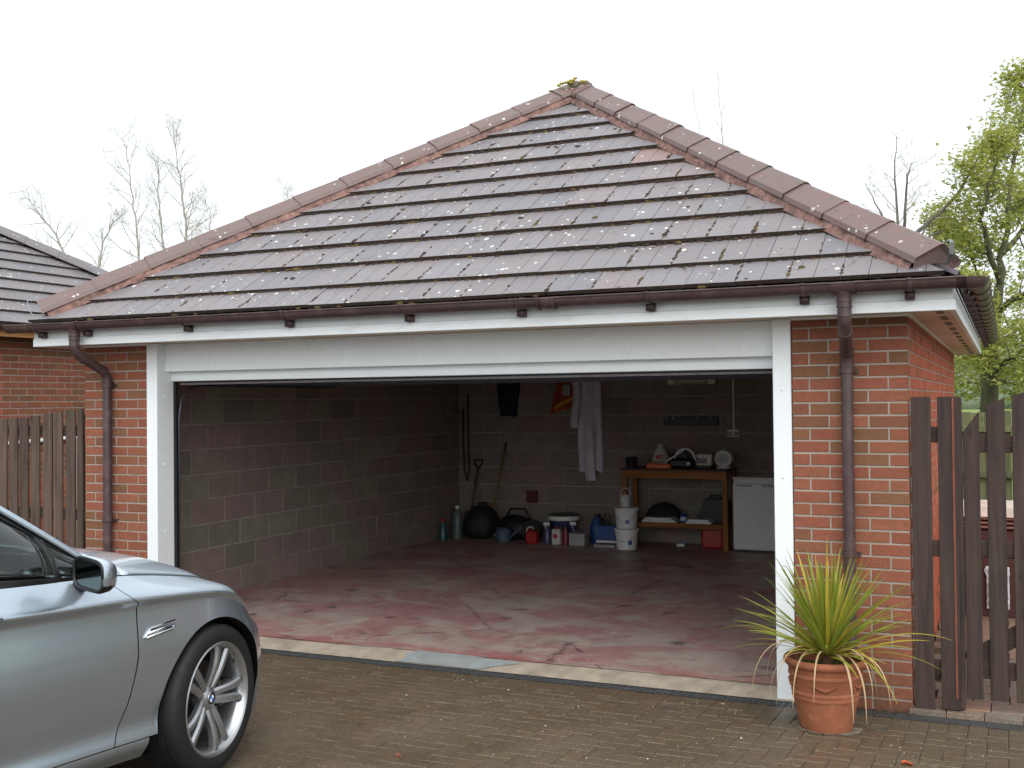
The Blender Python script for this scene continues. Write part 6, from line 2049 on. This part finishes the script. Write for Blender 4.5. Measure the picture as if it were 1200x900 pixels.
# ------------------------------------------------------------------ potted cabbage palm
def build_pot():
    random.seed(11)
    px, py = -.405, -.56
    z0 = zg(py) + .003
    pot = thing("terracotta_pot", "round terracotta pot with moulded bands in front of the brick pier", "pot", (px, py, z0))
    t = NT("terracotta"); p = t.pos()
    c = t.mix(t.rng(t.noise(p, 8, 5), .3, .7), srgb(160, 98, 70), srgb(136, 82, 58))
    c = t.mix(t.rng(t.noise(t.pos((1, 1, .6)), 5, 6, .65), .45, .7, 0, .75), c, srgb(116, 78, 50))
    c = t.mix(t.rng(t.noise(p, 22, 4), .6, .75, 0, .4), c, srgb(186, 150, 124))
    t.set(base=c, rough=.75, spec=.3); t.bump(t.noise(p, 120, 4), .35, .003)
    TC = t.mat
    prof = [(.001, .012), (.125, .012), (.134, 0), (.14, .01), (.146, .05), (.1645, .135), (.173, .17), (.178, .172), (.180, .182), (.178, .192), (.181, .197), (.183, .206), (.181, .214), (.177, .217),
            (.191, .285), (.193, .29), (.197, .292), (.199, .300), (.197, .308), (.194, .311), (.199, .335), (.204, .345), (.214, .35), (.222, .36), (.223, .375), (.217, .386), (.204, .389), (.194, .382), (.188, .36), (.178, .28)]
    obj("body", MB().lathe(prof, 56), TC, pot, smooth=40)
    sw = MB()
    for q in range(5):                              # moulded swags between the bands
        a0 = 2 * pi * q / 5 - 1.45
        for k in range(13):
            f = k / 12; a = a0 + (f - .5) * .62; zz = .265 - .022 * sin(pi * f); r = .186 + (zz - .25) * .2 + .003
            ico_lump(sw, (r * cos(a), r * sin(a), zz), .007, .007, .006 + .008 * sin(pi * f))
        for k in range(4): 
            zz = .262 - k * .012; r = .185; a = a0 - .31; ico_lump(sw, (r * cos(a), r * sin(a), zz), .007, .007, .008)
    obj("swag", sw, TC, pot, smooth=True, kind="stuff")
    soil = MB(); soil.lathe([(.001, .325), (.1, .328), (.184, .318)], 24)
    soil.v = [(x, y, z + .012 * mnoise.noise((x * 30, y * 30, 1))) for x, y, z in soil.v]
    obj("soil", soil, plain("potting_soil", (52, 44, 32), .95, var=.4, scale=40, bump=.8), pot, smooth=True)
    ms = MB()
    for k in range(60):
        a, r = random.uniform(0, 6.28), random.uniform(.05, .17); ico_lump(ms, (r * cos(a), r * sin(a), .33), .014, .014, .01)
    obj("moss", ms, plain("pot_moss", (84, 92, 40), .95, var=.4, scale=40, bump=.7), pot, smooth=True, kind="stuff")
    # plant
    pl = thing("cabbage_palm", "spiky yellow green cabbage palm growing in the terracotta pot", "plant", (px + .01, py, z0 + .325))
    obj("stem", MB().tube([(0, 0, -.06), (.002, 0, .03), (-.005, 0, .10), (-.01, 0, .17)], [.034, .03, .032, .026], 10), plain("fibrous_stem", (92, 66, 44), .9, var=.4, scale=40, bump=.8), pl, smooth=True)
    t = NT("cabbage_palm_leaf")
    tc = t.n("TexCoord"); sep = t.n("SeparateXYZ"); t.l(tc.outputs["Object"], sep.inputs[0])
    base = t.ramp(t.rnd(), [(0, srgb(136, 152, 52)), (.3, srgb(154, 162, 60)), (.55, srgb(118, 140, 56)), (.75, srgb(172, 170, 62)), (.9, srgb(198, 176, 68)), (1, srgb(148, 158, 80))])
    low = t.rng(t.n("NewGeometry").outputs["Position"] if False else sep.outputs[2], .0, .16, .55, 0)
    c = t.mix(low, base, srgb(190, 150, 46))
    nn = t.noise(t.pos((60, 60, 6), obj=True), 1, 3)
    c = t.mix(t.rng(nn, .5, .75, 0, .4), c, srgb(96, 112, 40))
    t.set(base=c, rough=.42, spec=.45)
    tl = t.n("BsdfTranslucent"); t.l(c, tl.inputs["Color"]); mx = t.n("MixShader"); mx.inputs[0].default_value = .3
    t.l(t.b.outputs[0], mx.inputs[1]); t.l(tl.outputs[0], mx.inputs[2]); t.l(mx.outputs[0], t.out.inputs["Surface"])
    LEAF = t.mat
    DEAD = plain("straw_dead_leaf", (196, 168, 128), .7, var=.2, scale=12, objrand=.25)
    def leaf(az, el, L, w, droop, z0_, mat, name, kink=0.0, r0=.02):
        m = MB(); n = 14
        d = Vector((cos(az) * cos(el), sin(az) * cos(el), sin(el)))
        p = Vector((cos(az) * r0, sin(az) * r0, z0_))
        side = Vector((-sin(az), cos(az), 0))
        tw = random.gauss(0, .25)
        pts = []
        for i in range(n + 1):
            f = i / n
            wd = w * (.55 + .45 * min(1, f * 4)) * (1 - f ** 2.2) + .0008
            up = side.cross(d).normalized()
            s2 = side * cos(tw * f) + up * sin(tw * f)
            pts.append((p.copy(), s2.copy(), up.copy(), wd))
            p = p + d * (L / n)
            d = (d + Vector((0, 0, -droop * (.3 + 1.7 * f) / n)) + Vector((0, 0, -kink if abs(f - .3) < .04 else 0))).normalized()
        for q, s2, up, wd in pts: m.v += [tuple(q - s2 * wd + up * wd * .35), tuple(q - up * wd * .12), tuple(q + s2 * wd + up * wd * .35)]
        for i in range(n):
            for k in range(2): m.face((3 * i + k, 3 * i + k + 1, 3 * i + 4 + k, 3 * i + 3 + k))
        obj(name, m, mat, pl, smooth=True)
    for i in range(132):
        f = i / 132
        az = i * 2.39996 + random.gauss(0, .15)
        el = radians(90 - 68 * f ** .8 + random.gauss(0, 5))
        leaf(az, min(radians(86), el), random.uniform(.42, .60) * (1 - .12 * (f < .1)), random.uniform(.008, .0145), random.uniform(.05, .35) + .45 * f, .15 - .10 * f + random.uniform(-.01, .01), LEAF, "leaf")
    for i in range(10):                              # long arching tips
        az = random.uniform(0, 6.28)
        leaf(az, radians(random.uniform(8, 32)), random.uniform(.55, .7), random.uniform(.005, .008), random.uniform(.7, 1.5), .07, LEAF, "leaf")
    for i in range(17):                              # dead straw-coloured leaves hanging over the rim
        az = -pi / 2 + (i - 8) * .36 + random.gauss(0, .12)
        leaf(az, radians(random.uniform(22, 48)), random.uniform(.42, .66), random.uniform(.005, .0095), random.uniform(4.2, 6.4), .06 + random.uniform(-.01, .015), DEAD, "dead_leaf")
build_pot()

# ------------------------------------------------------------------ loose bits lying about
def build_bits():
    random.seed(21)
    def leaf_bit(name, label, x, y, L, w, rgb, rz):
        m = MB().grid(lambda a, b: ((a - .5) * L, (b - .5) * w * (1 - (2 * a - 1) ** 2) ** .5, .004 + .012 * abs(b - .5) * 2 + .006 * sin(a * 5)), 8, 4)
        obj(name, m, plain("bit_" + name, rgb, .7), smooth=True, loc=(x, y, zg(y) + .002), rot=(0, 0, rz), label=label, category="leaf")
    q = onto(1063, 897, 2, zg(-1.2)); leaf_bit("fallen_leaf", "orange brown fallen leaf on the paving in front of the gate", q.x, q.y, .055, .03, (176, 76, 34), .4)
    q = onto(467, 887, 2, zg(-2.2)); leaf_bit("fallen_petal", "tiny red brown fallen petal on the paving before the garage", q.x, q.y, .022, .014, (170, 92, 72), 1.0)
    # pale litter specks and grit: nobody could count them
    sp = MB()
    for k in range(300):
        x, y = random.uniform(-4.6, 1.2), -.2 - abs(random.gauss(0, 1.1))
        s = random.uniform(.0015, .004) * (1.8 if random.random() < .06 else 1)
        ico_lump(sp, (x, y, zg(y) + s * .4), s, s, s * .6)
    for k in range(40):
        x, y = random.uniform(-5.2, -.9), random.uniform(-.03, .9); s = random.uniform(.002, .005)
        ico_lump(sp, (x, y, .05 + s * .3 if y > .14 else .03), s, s * 2, s * .6)
    obj("grit", sp, plain("pale_grit", (196, 188, 172), .9), kind="stuff", label="pale grit and petals scattered over the paving")
    db = MB()
    for k in range(260):
        x = random.uniform(-.66, .02); y = random.uniform(-.045, -.004) - abs(random.gauss(0, .02)); s = random.uniform(.003, .008)
        ico_lump(db, (x, y, -.004 + s * .4), s * 1.4, s, s * .7)
    obj("debris", db, plain("dark_debris", (58, 48, 38), .95, var=.5, scale=60), kind="stuff", label="dark leaf debris along the foot of the brick pier")
    # cement smear ringing the foot of the pot
    n = 40; sm = MB()
    for i in range(n + 1):
        a = -pi * 1.02 + pi * 1.15 * i / n
        for r in (.135, .158 + .02 * mnoise.noise((a * 2.3, 0, 3)) + .02 * mnoise.noise((a * 7, 0, 1)) + (.03 if a > -.9 else 0)):
            x, y = -.405 + r * cos(a), -.56 + r * sin(a); sm.v.append((x, y, zg(y) + .004))
    for i in range(n): sm.face((2 * i, 2 * i + 1, 2 * i + 3, 2 * i + 2))
    obj("cement_smear", sm, plain("grey_cement_smear", (116, 108, 96), .9, var=.3, scale=40, bump=.5), kind="structure", label="grey cement smear ringing the foot of the pot")
build_bits()
